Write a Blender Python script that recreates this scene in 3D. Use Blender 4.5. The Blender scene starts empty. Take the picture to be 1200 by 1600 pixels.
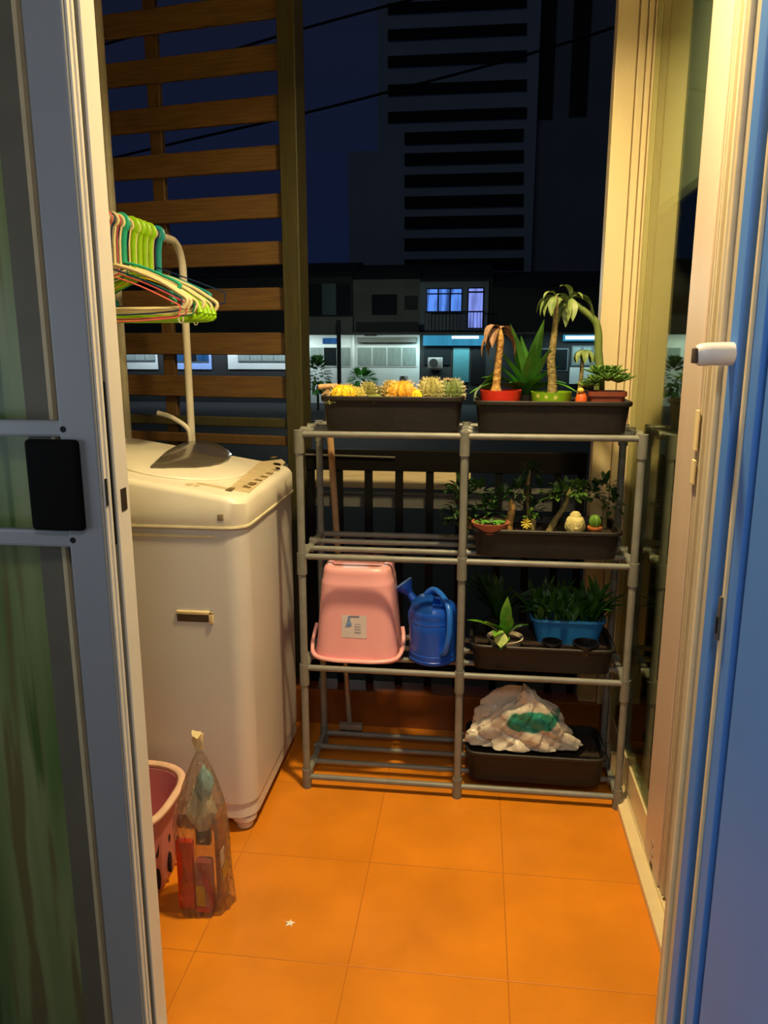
import bpy, bmesh, math, random
from mathutils import Vector, Matrix
random.seed(7)
D = bpy.data; SC = bpy.context.scene; COL = SC.collection
PI = math.pi
R = math.radians
# ------------------------------------------------------------------ camera
F = 1200.0; CH = 1.38; PITCH = R(12.3); YAW = R(6.9)
cy, sy = math.cos(YAW), math.sin(YAW)
rt = Vector((cy, sy, 0)); f0 = Vector((-sy, cy, 0)); u0 = Vector((0, 0, 1))
fw = f0*math.cos(PITCH) - u0*math.sin(PITCH); upv = u0*math.cos(PITCH) + f0*math.sin(PITCH)
CAMP = Vector((0, 0, CH))
def ray(px, py): return fw + rt*((px-600)/F) + upv*((800-py)/F)
def P(px, py, Y):                                  # survey: a sight line met with a vertical plane y = Y
    r = ray(px, py); return CAMP + r*(Y/r.y)
def PZ(px, py, z):
    r = ray(px, py); return CAMP + r*((z-CH)/r.z)
def PX(px, py, x):
    r = ray(px, py); return CAMP + r*(x/r.x)
cam = D.cameras.new('camera'); co = D.objects.new('camera', cam); COL.objects.link(co)
co.location = CAMP; co.rotation_euler = (R(90)-PITCH, 0, YAW)
cam.sensor_fit = 'VERTICAL'; cam.sensor_height = 24; cam.lens = 18; cam.clip_start = .02; cam.clip_end = 500
SC.camera = co

# ------------------------------------------------------------------ materials
def lin(c):
    return tuple(((v/255)/12.92 if v/255 <= .04045 else ((v/255+.055)/1.055)**2.4) for v in c) + (1,)
MATS = {}
def pm(name, rgb, rough=.5, metal=0., var=.08, scale=25., bump=0., bscale=120., coat=0., spec=None, rgb2=None, stretch=(1, 1, 1), detail=4, trans=0., sss=0.):
    if name in MATS: return MATS[name]
    m = D.materials.new(name); m.use_nodes = True; nt = m.node_tree; N = nt.nodes; L = nt.links
    b = N['Principled BSDF']; c = lin(rgb)
    tc = N.new('ShaderNodeTexCoord'); mp = N.new('ShaderNodeMapping'); mp.inputs['Scale'].default_value = stretch
    L.new(tc.outputs['Object'], mp.inputs['Vector'])
    nz = N.new('ShaderNodeTexNoise'); nz.inputs['Scale'].default_value = scale; nz.inputs['Detail'].default_value = detail
    L.new(mp.outputs[0], nz.inputs['Vector'])
    cr = N.new('ShaderNodeValToRGB')
    c2 = lin(rgb2) if rgb2 else tuple(v*(1-2*var) for v in c[:3])+(1,)
    c1 = c if rgb2 else tuple(min(1, v*(1+var)) for v in c[:3])+(1,)
    cr.color_ramp.elements[0].position = .3; cr.color_ramp.elements[1].position = .7
    cr.color_ramp.elements[0].color = c2; cr.color_ramp.elements[1].color = c1
    L.new(nz.outputs['Fac'], cr.inputs['Fac']); L.new(cr.outputs[0], b.inputs['Base Color'])
    b.inputs['Roughness'].default_value = rough; b.inputs['Metallic'].default_value = metal
    if coat: b.inputs['Coat Weight'].default_value = coat
    if spec is not None: b.inputs['Specular IOR Level'].default_value = spec
    if sss:
        b.inputs['Subsurface Weight'].default_value = sss; b.inputs['Subsurface Radius'].default_value = (.01, .01, .01)
    if bump:
        bn = N.new('ShaderNodeTexNoise'); bn.inputs['Scale'].default_value = bscale
        L.new(mp.outputs[0], bn.inputs['Vector'])
        bp = N.new('ShaderNodeBump'); bp.inputs['Strength'].default_value = bump; bp.inputs['Distance'].default_value = .01
        L.new(bn.outputs['Fac'], bp.inputs['Height']); L.new(bp.outputs[0], b.inputs['Normal'])
    MATS[name] = m; return m
def emit(name, rgb, s, var=0, scale=3):
    m = D.materials.new(name); m.use_nodes = True; nt = m.node_tree; N = nt.nodes
    N.remove(N['Principled BSDF']); e = N.new('ShaderNodeEmission'); e.inputs['Strength'].default_value = s
    e.inputs['Color'].default_value = lin(rgb)
    if var:
        tc = N.new('ShaderNodeTexCoord'); nz = N.new('ShaderNodeTexNoise'); nz.inputs['Scale'].default_value = scale
        mp = N.new('ShaderNodeMapping'); mp.inputs['Scale'].default_value = (3, 1, .4)
        cr = N.new('ShaderNodeValToRGB'); cr.color_ramp.elements[0].position = .42; cr.color_ramp.elements[1].position = .62
        cr.color_ramp.elements[0].color = tuple(v*(1-var) for v in lin(rgb)[:3])+(1,); cr.color_ramp.elements[1].color = lin(rgb)
        nt.links.new(tc.outputs['Object'], mp.inputs[0]); nt.links.new(mp.outputs[0], nz.inputs['Vector'])
        nt.links.new(nz.outputs['Fac'], cr.inputs[0]); nt.links.new(cr.outputs[0], e.inputs['Color'])
    nt.links.new(e.outputs[0], N['Material Output'].inputs['Surface']); return m
def film(name, tint, gloss_rough=.03, ior=1.45, power=5, opacity=0., body=(200, 200, 200), wrinkle=0., gcol=None):
    """thin clear sheet: tinted see-through with a fresnel gloss and an optional milky body"""
    m = D.materials.new(name); m.use_nodes = True; nt = m.node_tree; N = nt.nodes; L = nt.links
    N.remove(N['Principled BSDF'])
    t = N.new('ShaderNodeBsdfTransparent'); t.inputs['Color'].default_value = lin(tint)
    g = N.new('ShaderNodeBsdfGlossy'); g.inputs['Roughness'].default_value = gloss_rough
    if gcol: g.inputs['Color'].default_value = lin(gcol)
    fr = N.new('ShaderNodeLayerWeight'); fr.inputs['Blend'].default_value = .5
    pw = N.new('ShaderNodeMath'); pw.operation = 'POWER'; pw.inputs[1].default_value = power; L.new(fr.outputs['Facing'], pw.inputs[0])
    r0 = ((ior-1)/(ior+1))**2
    ma = N.new('ShaderNodeMath'); ma.operation = 'MULTIPLY_ADD'; ma.inputs[1].default_value = 1-r0; ma.inputs[2].default_value = r0; L.new(pw.outputs[0], ma.inputs[0])
    mx = N.new('ShaderNodeMixShader'); L.new(ma.outputs[0], mx.inputs[0])
    src = t
    if opacity:
        d = N.new('ShaderNodeBsdfDiffuse'); d.inputs['Color'].default_value = lin(body)
        m2 = N.new('ShaderNodeMixShader'); m2.inputs[0].default_value = opacity
        L.new(t.outputs[0], m2.inputs[1]); L.new(d.outputs[0], m2.inputs[2]); src = m2
    if wrinkle:
        tc = N.new('ShaderNodeTexCoord'); nz = N.new('ShaderNodeTexNoise'); nz.inputs['Scale'].default_value = 40
        bp = N.new('ShaderNodeBump'); bp.inputs['Strength'].default_value = wrinkle; bp.inputs['Distance'].default_value = .02
        L.new(tc.outputs['Object'], nz.inputs['Vector']); L.new(nz.outputs['Fac'], bp.inputs['Height'])
        L.new(bp.outputs[0], g.inputs['Normal']); L.new(bp.outputs[0], fr.inputs['Normal'])
    L.new(src.outputs[0], mx.inputs[1]); L.new(g.outputs[0], mx.inputs[2])
    L.new(mx.outputs[0], N['Material Output'].inputs['Surface']); return m
def tile(name, rgb, grout, sx=.36, ox=-.26, oy=1.465, axes='xy', rough=.28):
    m = pm(name, rgb, rough, var=.05, scale=5., rgb2=tuple(int(v*.9) for v in rgb), detail=6)
    nt = m.node_tree; N = nt.nodes; L = nt.links; b = N['Principled BSDF']; cr = b.inputs['Base Color'].links[0].from_node
    tc = N.new('ShaderNodeTexCoord'); sp = N.new('ShaderNodeSeparateXYZ'); cb = N.new('ShaderNodeCombineXYZ')
    L.new(tc.outputs['Object'], sp.inputs[0])
    for i, (ax, o) in enumerate(zip(axes, (ox, oy))):
        ad = N.new('ShaderNodeMath'); ad.operation = 'ADD'; ad.inputs[1].default_value = -o + 100*sx
        L.new(sp.outputs[ax.upper()], ad.inputs[0]); L.new(ad.outputs[0], cb.inputs[i])
    bk = N.new('ShaderNodeTexBrick'); bk.offset = 0; bk.squash = 1
    bk.inputs['Scale'].default_value = 1; bk.inputs['Brick Width'].default_value = sx; bk.inputs['Row Height'].default_value = sx
    bk.inputs['Mortar Size'].default_value = .0016; bk.inputs['Mortar Smooth'].default_value = .3; bk.inputs['Bias'].default_value = 0
    L.new(cb.outputs[0], bk.inputs['Vector'])
    bk.inputs['Color1'].default_value = (1, 1, 1, 1); bk.inputs['Color2'].default_value = (.94, .94, .94, 1); bk.inputs['Mortar'].default_value = (1, 1, 1, 1)
    mu = N.new('ShaderNodeMix'); mu.data_type = 'RGBA'; mu.blend_type = 'MULTIPLY'; mu.inputs['Factor'].default_value = 1
    L.new(cr.outputs[0], mu.inputs['A']); L.new(bk.outputs['Color'], mu.inputs['B'])
    mx = N.new('ShaderNodeMix'); mx.data_type = 'RGBA'; L.new(bk.outputs['Fac'], mx.inputs['Factor'])
    L.new(mu.outputs['Result'], mx.inputs['A']); mx.inputs['B'].default_value = lin(grout)
    L.new(mx.outputs['Result'], b.inputs['Base Color'])
    bp = N.new('ShaderNodeBump'); bp.invert = True; bp.inputs['Strength'].default_value = .3; bp.inputs['Distance'].default_value = .003
    L.new(bk.outputs['Fac'], bp.inputs['Height']); L.new(bp.outputs[0], b.inputs['Normal'])
    return m

# ------------------------------------------------------------------ mesh helpers
def NB(): return bmesh.new()
def obj(name, bm, mat, parent=None, smooth=True, ang=38):
    me = D.meshes.new(name); bmesh.ops.recalc_face_normals(bm, faces=bm.faces[:]); bm.to_mesh(me); bm.free()
    for m in (mat if isinstance(mat, (list, tuple)) else [mat]): me.materials.append(m)
    if smooth:
        me.shade_smooth(); me.set_sharp_from_angle(angle=R(ang))
    o = D.objects.new(name, me); COL.objects.link(o)
    if parent is not None:
        o.parent = parent
        M = Matrix.Identity(4); p = parent
        while p is not None: M = p.matrix_basis @ M; p = p.parent
        me.transform(M.inverted())
    return o
def tag(o, label, cat, group=None, kind=None):
    o['label'] = label; o['category'] = cat
    if group: o['group'] = group
    if kind: o['kind'] = kind
    return o
def thing(name, label, cat, loc=(0, 0, 0), group=None):
    o = D.objects.new(name, None); COL.objects.link(o); o.location = loc; o.empty_display_size = .05
    return tag(o, label, cat, group)
def struct(name, bm, mat, parent=None, smooth=False):
    o = obj(name, bm, mat, parent, smooth); o['kind'] = 'structure'; return o
def box(bm, x0, x1, y0, y1, z0, z1, bev=0., seg=2, mi=0):
    r = bmesh.ops.create_cube(bm, size=1); vs = r['verts']
    for v in vs:
        v.co = Vector(((x0+x1)/2+v.co.x*(x1-x0), (y0+y1)/2+v.co.y*(y1-y0), (z0+z1)/2+v.co.z*(z1-z0)))
    fs = set(f for v in vs for f in v.link_faces)
    for f in fs: f.material_index = mi
    if bev:
        es = list(set(e for v in vs for e in v.link_edges))
        q = bmesh.ops.bevel(bm, geom=es, offset=bev, segments=seg, profile=.6, affect='EDGES')
        for f in q['faces']: f.material_index = mi
    return vs
def bx(*a, **k):
    bm = NB(); box(bm, *a, **k); return bm
def loft(bm, rings, closed=True, cap0=True, cap1=True, mi=0):
    rv = [[bm.verts.new(p) for p in r] for r in rings]; n = len(rv[0])
    for a, b in zip(rv[:-1], rv[1:]):
        for i in range(n if closed else n-1):
            j = (i+1) % n
            f = bm.faces.new((a[i], a[j], b[j], b[i])); f.material_index = mi
    if closed and cap0 and n > 2: bm.faces.new(rv[0][::-1]).material_index = mi
    if closed and cap1 and n > 2: bm.faces.new(rv[-1]).material_index = mi
    return rv
def tube(bm, pts, r, seg=8, closed=False, mi=0, flat=1., upref=None):
    pts = [Vector(p) for p in pts]; n = len(pts)
    rs = r if isinstance(r, (list, tuple)) else [r]*n
    tang = []
    for i in range(n):
        a = pts[i-1] if (i > 0 or closed) else pts[i]; b = pts[(i+1) % n] if (i < n-1 or closed) else pts[i]
        tang.append((b-a).normalized())
    ref = upref or (Vector((0, 0, 1)) if abs(tang[0].z) < .9 else Vector((1, 0, 0)))
    nrm = (ref - tang[0]*ref.dot(tang[0])).normalized(); rings = []
    for i in range(n):
        nrm = (nrm - tang[i]*nrm.dot(tang[i]))
        nrm = nrm.normalized() if nrm.length > 1e-6 else tang[i].orthogonal().normalized()
        bn = tang[i].cross(nrm)
        rings.append([pts[i]+(nrm*math.cos(2*PI*k/seg)*flat+bn*math.sin(2*PI*k/seg))*rs[i] for k in range(seg)])
    if closed: loft(bm, rings+[rings[0]], cap0=False, cap1=False, mi=mi)
    else: loft(bm, rings, mi=mi)
    return bm
def smoothpath(pts, sub=6):
    pts = [Vector(p) for p in pts]; out = []
    for i in range(len(pts)-1):
        p0 = pts[max(0, i-1)]; p1 = pts[i]; p2 = pts[i+1]; p3 = pts[min(len(pts)-1, i+2)]
        for k in range(sub):
            t = k/sub
            out.append(.5*((2*p1)+(p2-p0)*t+(2*p0-5*p1+4*p2-p3)*t*t+(3*p1-p0-3*p2+p3)*t**3))
    out.append(pts[-1]); return out
def lathe(bm, prof, c=(0, 0, 0), seg=24, mi=0, cap0=True, cap1=True, sx=1., sy=1.):
    c = Vector(c)
    return loft(bm, [[c+Vector((r*math.cos(2*PI*k/seg)*sx, r*math.sin(2*PI*k/seg)*sy, z)) for k in range(seg)] for r, z in prof], cap0=cap0, cap1=cap1, mi=mi)
def sring(cx, cy_, z, hw, hd, e=4., n=40):
    out = []
    for k in range(n):
        a = 2*PI*k/n; c, s = math.cos(a), math.sin(a)
        out.append(Vector((cx+hw*math.copysign(abs(c)**(2/e), c), cy_+hd*math.copysign(abs(s)**(2/e), s), z)))
    return out
def rrect(x0, x1, y0, y1, r, n=6):
    out = []
    for (cx, cy_, a0) in ((x1-r, y1-r, 0), (x0+r, y1-r, 90), (x0+r, y0+r, 180), (x1-r, y0+r, 270)):
        for k in range(n+1):
            a = R(a0+90*k/n); out.append((cx+r*math.cos(a), cy_+r*math.sin(a)))
    return out
def prism(bm, pts, vec, mi=0):
    pts = [Vector(p) for p in pts]; vec = Vector(vec)
    return loft(bm, [pts, [p+vec for p in pts]], mi=mi)
def leaf(bm, base, d, length, width, droop=.5, fold=.25, seg=6, mi=0, shape=.45, upd=None):
    """a tapered, bending blade, three vertices across"""
    base = Vector(base); d = Vector(d).normalized(); p = base.copy(); rows = []
    side = d.cross(upd or Vector((0, 0, 1)))
    side = side.normalized() if side.length > 1e-4 else Vector((1, 0, 0))
    st = length/seg
    for i in range(seg+1):
        t = i/seg
        w = width*.5*max(.03, (min(1, t/shape)**.6 if t < shape else (1-((t-shape)/(1-shape))**1.8)))
        if i == 0: w = max(w, width*.12)
        n = side.cross(d).normalized()
        rows.append((p-side*w+n*w*fold, p.copy(), p+side*w+n*w*fold))
        d = (d+Vector((0, 0, -1))*droop/seg).normalized(); p = p+d*st
    rv = [[bm.verts.new(q) for q in r] for r in rows]
    for a, b in zip(rv[:-1], rv[1:]):
        for i in (0, 1):
            bm.faces.new((a[i], a[i+1], b[i+1], b[i])).material_index = mi
def fleshy(bm, base, d, length, width, droop=.6, thick=.4, seg=6, mi=0, fat=.5):
    """a thick succulent leaf: flattened tapering tube"""
    d = Vector(d).normalized(); p = Vector(base); pts = []; rs = []
    for i in range(seg+1):
        t = i/seg; pts.append(p.copy())
        rs.append(width*.5*max(.12, math.sin(PI*min(1, (t*.86+.12)))**fat))
        d = (d+Vector((0, 0, -1))*droop/seg).normalized(); p = p+d*(length/seg)
    s = Vector(pts[-1])-Vector(pts[0]); side = s.cross(Vector((0, 0, 1)))
    if side.length < 1e-4: side = Vector((1, 0, 0))
    nrm = side.cross(s).normalized()
    tube(bm, pts, rs, seg=8, mi=mi, flat=thick, upref=nrm if abs(nrm.dot((pts[1]-pts[0]).normalized())) < .95 else None)
def blob(bm, c, rx, ry, rz, ribs=0, depth=.1, seg=24, rings=12, noise=0., mi=0, zmin=-1.):
    c = Vector(c); rr = []
    for i in range(1, rings):
        th = PI*i/rings
        if math.cos(PI-th) < zmin: continue
        row = []
        for k in range(seg):
            a = 2*PI*k/seg
            q = 1-(depth*(0.5+0.5*math.cos(ribs*a)) if ribs else 0)+random.uniform(-noise, noise)
            row.append(c+Vector((rx*math.sin(th)*math.cos(a)*q, ry*math.sin(th)*math.sin(a)*q, -rz*math.cos(th))))
        rr.append(row)
    loft(bm, rr, mi=mi)
def copytree(root, loc=None, **props):
    r = root.copy(); COL.objects.link(r)
    if loc is not None: r.location = loc
    for k, v in props.items(): r[k] = v
    for ch in list(root.children):
        c = ch.copy(); COL.objects.link(c); c.parent = r
        for g in ch.children:
            d = g.copy(); COL.objects.link(d); d.parent = c
    return r

# ------------------------------------------------------------------ palette
M_tile = tile('orange_floor_tile', (232, 142, 34), (190, 112, 32))
M_curb = tile('brown_curb_tile', (150, 84, 30), (110, 62, 24), axes='xz', oy=-.18)
M_white = pm('white_frame', (226, 220, 208), .38, var=.03, scale=6)
M_cream = pm('cream_frame', (232, 214, 170), .42, var=.05, scale=8, stretch=(1, 1, .15))
M_jamb = pm('beige_jamb', (196, 184, 160), .5, var=.06, scale=7, stretch=(1, 1, .15))
M_bead = pm('cream_bead', (226, 206, 166), .5, var=.04)
M_greyframe = pm('grey_frame', (122, 126, 132), .45, var=.04, scale=5, stretch=(1, 1, .2))
M_blue = pm('white_in_blue_light', (76, 134, 218), .55, var=.06, scale=3, stretch=(1, 1, .4))  # white reveal and frame strips with blue room light put into their colour
M_dark = pm('dark_rubber', (14, 14, 13), .6)
M_black = pm('black_plastic', (4, 4, 4), .8, var=.1, spec=.1)
M_wall = pm('room_plaster', (214, 212, 206), .8, var=.03, scale=3)
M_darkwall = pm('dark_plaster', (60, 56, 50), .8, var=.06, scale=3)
M_pipe = pm('grey_plastic_pipe', (128, 130, 124), .4, var=.08, scale=18)
M_conn = pm('grey_plastic_joint', (120, 121, 114), .42, var=.08, scale=22)
M_trough = pm('dark_brown_plastic', (36, 32, 29), .5, spec=.35, var=.12, scale=14, bump=.1, bscale=60)
M_soil = pm('potting_soil', (52, 38, 26), .95, var=.3, scale=90, bump=.6, bscale=200)
M_pink = pm('pink_plastic', (242, 174, 178), .34, var=.03, scale=5)
M_pinkb = pm('dusty_pink_plastic', (212, 136, 146), .4, var=.05, scale=6)
M_bluep = pm('blue_plastic', (22, 82, 200), .3, var=.05, scale=8)
M_bluel = pm('grey_blue_plastic', (92, 128, 190), .35, var=.05)
M_steel = pm('painted_steel_tube', (214, 208, 186), .35, var=.06, scale=12)
M_wmach = pm('washer_shell', (212, 209, 204), .3, var=.025, scale=3, coat=.15)
M_wtop = pm('washer_lid_plastic', (230, 224, 204), .36, var=.035, scale=6)
M_wpanel = pm('washer_panel', (204, 186, 146), .42, var=.06, scale=30)
M_smoke = pm('smoked_window', (84, 78, 66), .22, var=.1, scale=8, coat=.4)
M_wood = pm('brown_timber', (110, 82, 40), .6, rgb2=(84, 60, 28), scale=9, stretch=(1, 6, 14), detail=6)
M_woodp = pm('brown_timber_post', (98, 72, 30), .6, rgb2=(76, 54, 21), scale=9, stretch=(12, 12, 1), detail=6)
M_olive = pm('olive_metal_post', (68, 64, 33), .5, rgb2=(50, 47, 23), scale=10, stretch=(14, 14, 1))
M_iron = pm('black_iron', (7, 7, 7), .6, var=.15, spec=.2)
M_stick = pm('bare_wood_stick', (206, 168, 122), .6, rgb2=(178, 138, 94), scale=14, stretch=(6, 6, .6))
M_plank = pm('pale_plank', (240, 226, 186), .7, rgb2=(220, 200, 156), scale=10, stretch=(1, 2, 12))

# ------------------------------------------------------------------ setting
DW = 1.26                                             # outer face of the doorway wall
struct('floor', bx(-1.8, .62, 1.0, 2.585, -.1, 0), M_tile)
struct('floor_room', bx(-2.4, 2.4, -2.2, 1.0, -.1, .0), pm('room_floor', (150, 140, 128), .4, var=.05, scale=4))
struct('ceiling', bx(-2.4, .62, 1.05, 2.78, 2.62, 2.7), pm('balcony_ceiling', (200, 186, 160), .8, var=.03))
struct('ceiling_room', bx(-2.4, 2.4, -2.2, 1.05, 2.55, 2.7), M_wall)
struct('wall_room_back', bx(-2.4, 2.4, -2.3, -2.2, 0, 2.55), M_wall)
struct('wall_room_left', bx(-2.5, -2.4, -2.3, 1.0, 0, 2.55), M_wall)
struct('wall_room_right', bx(2.4, 2.5, -2.3, 1.0, 0, 2.55), M_wall)
struct('wall_left', bx(-2.4, -1.8, 1.05, 2.585, 0, 2.62), pm('balcony_plaster', (190, 176, 150), .8, var=.05, scale=4))
struct('wall_front_left', bx(-2.4, -1.42, .84, 1.05, 0, 2.55), M_wall)
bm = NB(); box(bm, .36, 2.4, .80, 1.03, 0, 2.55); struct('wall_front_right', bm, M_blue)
struct('wall_above_door', bx(-1.42, .36, .84, 1.26, 2.15, 2.62), M_wall)
# the curb and ledge under the railing
bm = NB(); box(bm, -2.4, .62, 2.585, 2.68, -.1, .137, bev=.006); struct('trim_1', bm, M_curb)
# doorway sill (below the frame)
bm = NB(); box(bm, -1.42, .36, 1.0, 1.24, 0, .025, bev=.004); struct('trim_2', bm, M_white)
# right-hand jamb: stacked frame profiles across the wall thickness
bm = NB(); box(bm, .36, .50, 1.168, 1.262, 0, 2.4, bev=.004); struct('trim_3', bm, M_jamb)
bm = NB(); box(bm, .353, .362, 1.212, 1.224, 0, 2.4, bev=.003); struct('trim_4', bm, M_bead)
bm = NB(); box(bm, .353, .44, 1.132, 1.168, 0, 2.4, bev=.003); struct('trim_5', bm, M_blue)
bm = NB(); box(bm, .372, .44, 1.096, 1.132, 0, 2.4); struct('trim_6', bm, pm('grey_felt_track', (92, 84, 72), .8))
bm = NB(); box(bm, .353, .44, 1.086, 1.096, 0, 2.4, bev=.002); struct('trim_7', bm, M_bead)
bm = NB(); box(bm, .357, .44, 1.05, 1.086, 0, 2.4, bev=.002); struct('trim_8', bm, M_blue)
bm = NB(); box(bm, .366, .44, 1.03, 1.05, 0, 2.4); struct('trim_9', bm, pm('blue_grey_seal', (64, 84, 120), .7))

# right side of the balcony: a sliding glass door in its own frame
win = D.objects.new('door_3', None); COL.objects.link(win); win['kind'] = 'structure'
def st_child(name, bm, mat): return obj(name, bm, mat, win, smooth=False)
bm = NB(); box(bm, .452, .56, 1.262, 2.66, 0, .022, bev=.003); box(bm, .484, .489, 1.262, 2.62, .022, .03)
box(bm, .512, .517, 1.262, 2.62, .022, .03)
st_child('track', bm, M_cream)
bm = NB(); box(bm, .486, .512, 1.83, 2.52, .034, .125, bev=.003); st_child('bottom_rail', bm, M_cream)
bm = NB(); box(bm, .484, .514, 1.775, 1.935, .034, 2.4, bev=.004)
st_child('stile', bm, pm('pinkish_frame', (206, 188, 172), .42, var=.04, scale=6, stretch=(1, 1, .2)))
bm = NB()
for y in (1.762, 1.745): box(bm, .487, .512, y-.005, y+.005, .034, 2.4, bev=.002)
box(bm, .495, .512, 1.70, 1.775, .034, 2.4); st_child('stile_groove', bm, M_jamb)
gl = film('green_tinted_glass', (244, 248, 242), .015, 1.5, 3.6, gcol=(222, 230, 200))
bm = NB(); box(bm, .490, .493, 1.92, 2.572, .12, 2.4); st_child('glass_pane', bm, gl)
bm = NB()
box(bm, .384, .445, 2.60, 2.66, .022, 2.62, bev=.003); box(bm, .447, .468, 2.588, 2.66, .022, 2.62, bev=.003)
box(bm, .470, .485, 2.580, 2.66, .022, 2.62, bev=.003); box(bm, .487, .51, 2.57, 2.66, .022, 2.62, bev=.002)
st_child('end_jamb', bm, M_cream)
bm = NB()
for z in (.075, .105):
    bmesh.ops.create_cone(bm, cap_ends=True, segments=14, radius1=.0105, radius2=.0105, depth=.003, matrix=Matrix.Translation((.4835, 1.85, z)) @ Matrix.Rotation(R(90), 4, 'Y'))
st_child('rivet', bm, pm('rivet', (176, 160, 144), .4))
bm = NB(); box(bm, .478, .484, 1.752, 1.775, 1.075, 1.13, bev=.002); box(bm, .478, .484, 1.752, 1.775, 1.15, 1.24, bev=.002)
st_child('latch_plate', bm, M_cream)
bm = NB(); box(bm, .4835, .4845, 1.835, 1.86, .034, .05); st_child('roller_slot', bm, M_dark)
bm = NB(); box(bm, .452, .50, 2.30, 2.325, .03, .10, bev=.003); st_child('door_stop', bm, M_cream)
# the dim room behind that glass, with a hanging curtain
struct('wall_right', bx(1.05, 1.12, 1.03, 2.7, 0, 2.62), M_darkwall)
rb = thing('roller_blind', 'grey green blind drawn partway down behind the tall glass door on the right', 'blind', (.55, 1.9, 1.79))
bm = NB(); box(bm, .538, .542, 1.27, 2.6, 1.79, 2.55); obj('fabric', bm, pm('sage_blind', (172, 186, 164), .9, var=.04, scale=6), rb, smooth=False)
bm = NB(); box(bm, .533, .547, 1.27, 2.6, 1.765, 1.792, bev=.004); obj('bottom_bar', bm, pm('sage_bar', (120, 132, 108), .6), rb)
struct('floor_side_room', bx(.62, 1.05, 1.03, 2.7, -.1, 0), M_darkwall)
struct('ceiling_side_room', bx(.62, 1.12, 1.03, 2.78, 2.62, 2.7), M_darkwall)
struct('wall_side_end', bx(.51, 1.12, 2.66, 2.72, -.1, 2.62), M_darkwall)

# lever handle standing off the nearest frame on the right
h = thing('door_handle', 'white lever handle sticking out from the right door frame', 'handle', (.353, 1.15, 1.372))
bm = NB(); pts = [(.356, 1.15, 1.367), (.325, 1.15, 1.367), (.304, 1.15, 1.365)]
tube(bm, smoothpath(pts, 5), [.017]*4+[.0168]*4+[.0165, .0155, .013], seg=16, flat=.95); obj('lever', bm, pm('handle_white', (222, 216, 208), .35, var=.02), h)
bm = NB(); box(bm, .300, .304, 1.139, 1.161, 1.354, 1.375, bev=.002); obj('end_cap', bm, pm('brown_cap', (70, 52, 38), .6), h)
k = thing('lock_keeper', 'dark metal lock keeper set in the right door frame below handle height', 'lock', (.353, 1.09, .985))
bm = NB(); box(bm, .349, .353, 1.087, 1.095, .965, 1.03, bev=.001); obj('plate', bm, pm('worn_steel', (120, 110, 96), .4, metal=.6), k)
bm = NB(); box(bm, .347, .350, 1.089, 1.093, .975, 1.0); obj('slot', bm, M_dark, k)

# left: screen door in front, glass door behind it
YS = 1.02
sd = D.objects.new('door_1', None); COL.objects.link(sd); sd['kind'] = 'structure'
def s1(name, bm, mat, smooth=False): return obj(name, bm, mat, sd, smooth)
XE = -.546
y1 = 1.05
bm = NB(); box(bm, -.602, XE, y1, 1.075, .03, 2.15, bev=.003); s1('stile', bm, M_greyframe)
bm = NB(); box(bm, XE-.001, XE+.003, y1+.007, y1+.014, .03, 2.15); box(bm, XE-.001, XE+.004, y1+.018, 1.0745, .03, 2.15, bev=.001); s1('edge_bead', bm, M_white)
zt = P(50, 657, y1).z; zt2 = P(50, 683, y1).z; zb = P(50, 829, y1).z; zb2 = P(50, 855, y1).z
bm = NB(); box(bm, -1.38, -.59, y1+.004, 1.07, zt2, zt, bev=.004); s1('cross_rail', bm, M_greyframe)
bm = NB(); box(bm, -1.38, -.59, y1+.004, 1.07, zb2, zb, bev=.004); s1('cross_rail', bm, M_greyframe)
bm = NB()
for zz in ((zt+zt2)/2, (zb+zb2)/2):
    bmesh.ops.create_cone(bm, cap_ends=True, segments=12, radius1=.0045, radius2=.0045, depth=.004, matrix=Matrix.Translation((-.596, y1+.001, zz)) @ Matrix.Rotation(R(90), 4, 'X'))
s1('screw', bm, M_iron)
bm = NB(); box(bm, -1.43, -1.38, y1, 1.075, .03, 2.15, bev=.003); box(bm, -1.38, -.602, y1, 1.075, .03, .10, bev=.003); box(bm, -1.38, -.602, y1, 1.075, 2.08, 2.15, bev=.003)
s1('outer_frame', bm, M_greyframe)
mesh_m = film('insect_mesh', (255, 255, 255), .5, 1.02, opacity=.16, body=(54, 56, 50))
bm = NB(); box(bm, -1.38, -.602, 1.062, 1.063, .10, 2.08); s1('mesh_panel', bm, mesh_m)
xa = P(44, 755, 1.04).x; xb = P(126, 755, 1.04).x
lb = bx(xa, xb, 1.036, 1.05, P(85, 829, 1.04).z, P(85, 687, 1.04).z, bev=.008, seg=3); s1('lock_case', lb, M_black, True)
bm = NB(); box(bm, XE+.002, XE+.0045, 1.058, 1.063, P(163, 790, 1.06).z, P(163, 748, 1.06).z); s1('lock_slot', bm, M_dark)
gd = D.objects.new('door_2', None); COL.objects.link(gd); gd['kind'] = 'structure'
def s2(name, bm, mat, smooth=False): return obj(name, bm, mat, gd, smooth)
bm = NB(); box(bm, -.640, XE-.002, 1.102, 1.138, .03, 2.15, bev=.003); s2('stile', bm, pm('taupe_frame', (150, 144, 130), .5, var=.04))
bm = NB(); box(bm, XE-.004, XE, 1.1, 1.142, .03, 2.15, bev=.0015); s2('edge_face', bm, M_white)
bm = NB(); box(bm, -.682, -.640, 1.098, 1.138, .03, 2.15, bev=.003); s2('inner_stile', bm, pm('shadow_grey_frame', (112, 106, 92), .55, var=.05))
bm = NB(); box(bm, -.6405, -.6335, 1.092, 1.1025, .03, 2.15, bev=.001); s2('glazing_bead', bm, M_bead)
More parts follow.
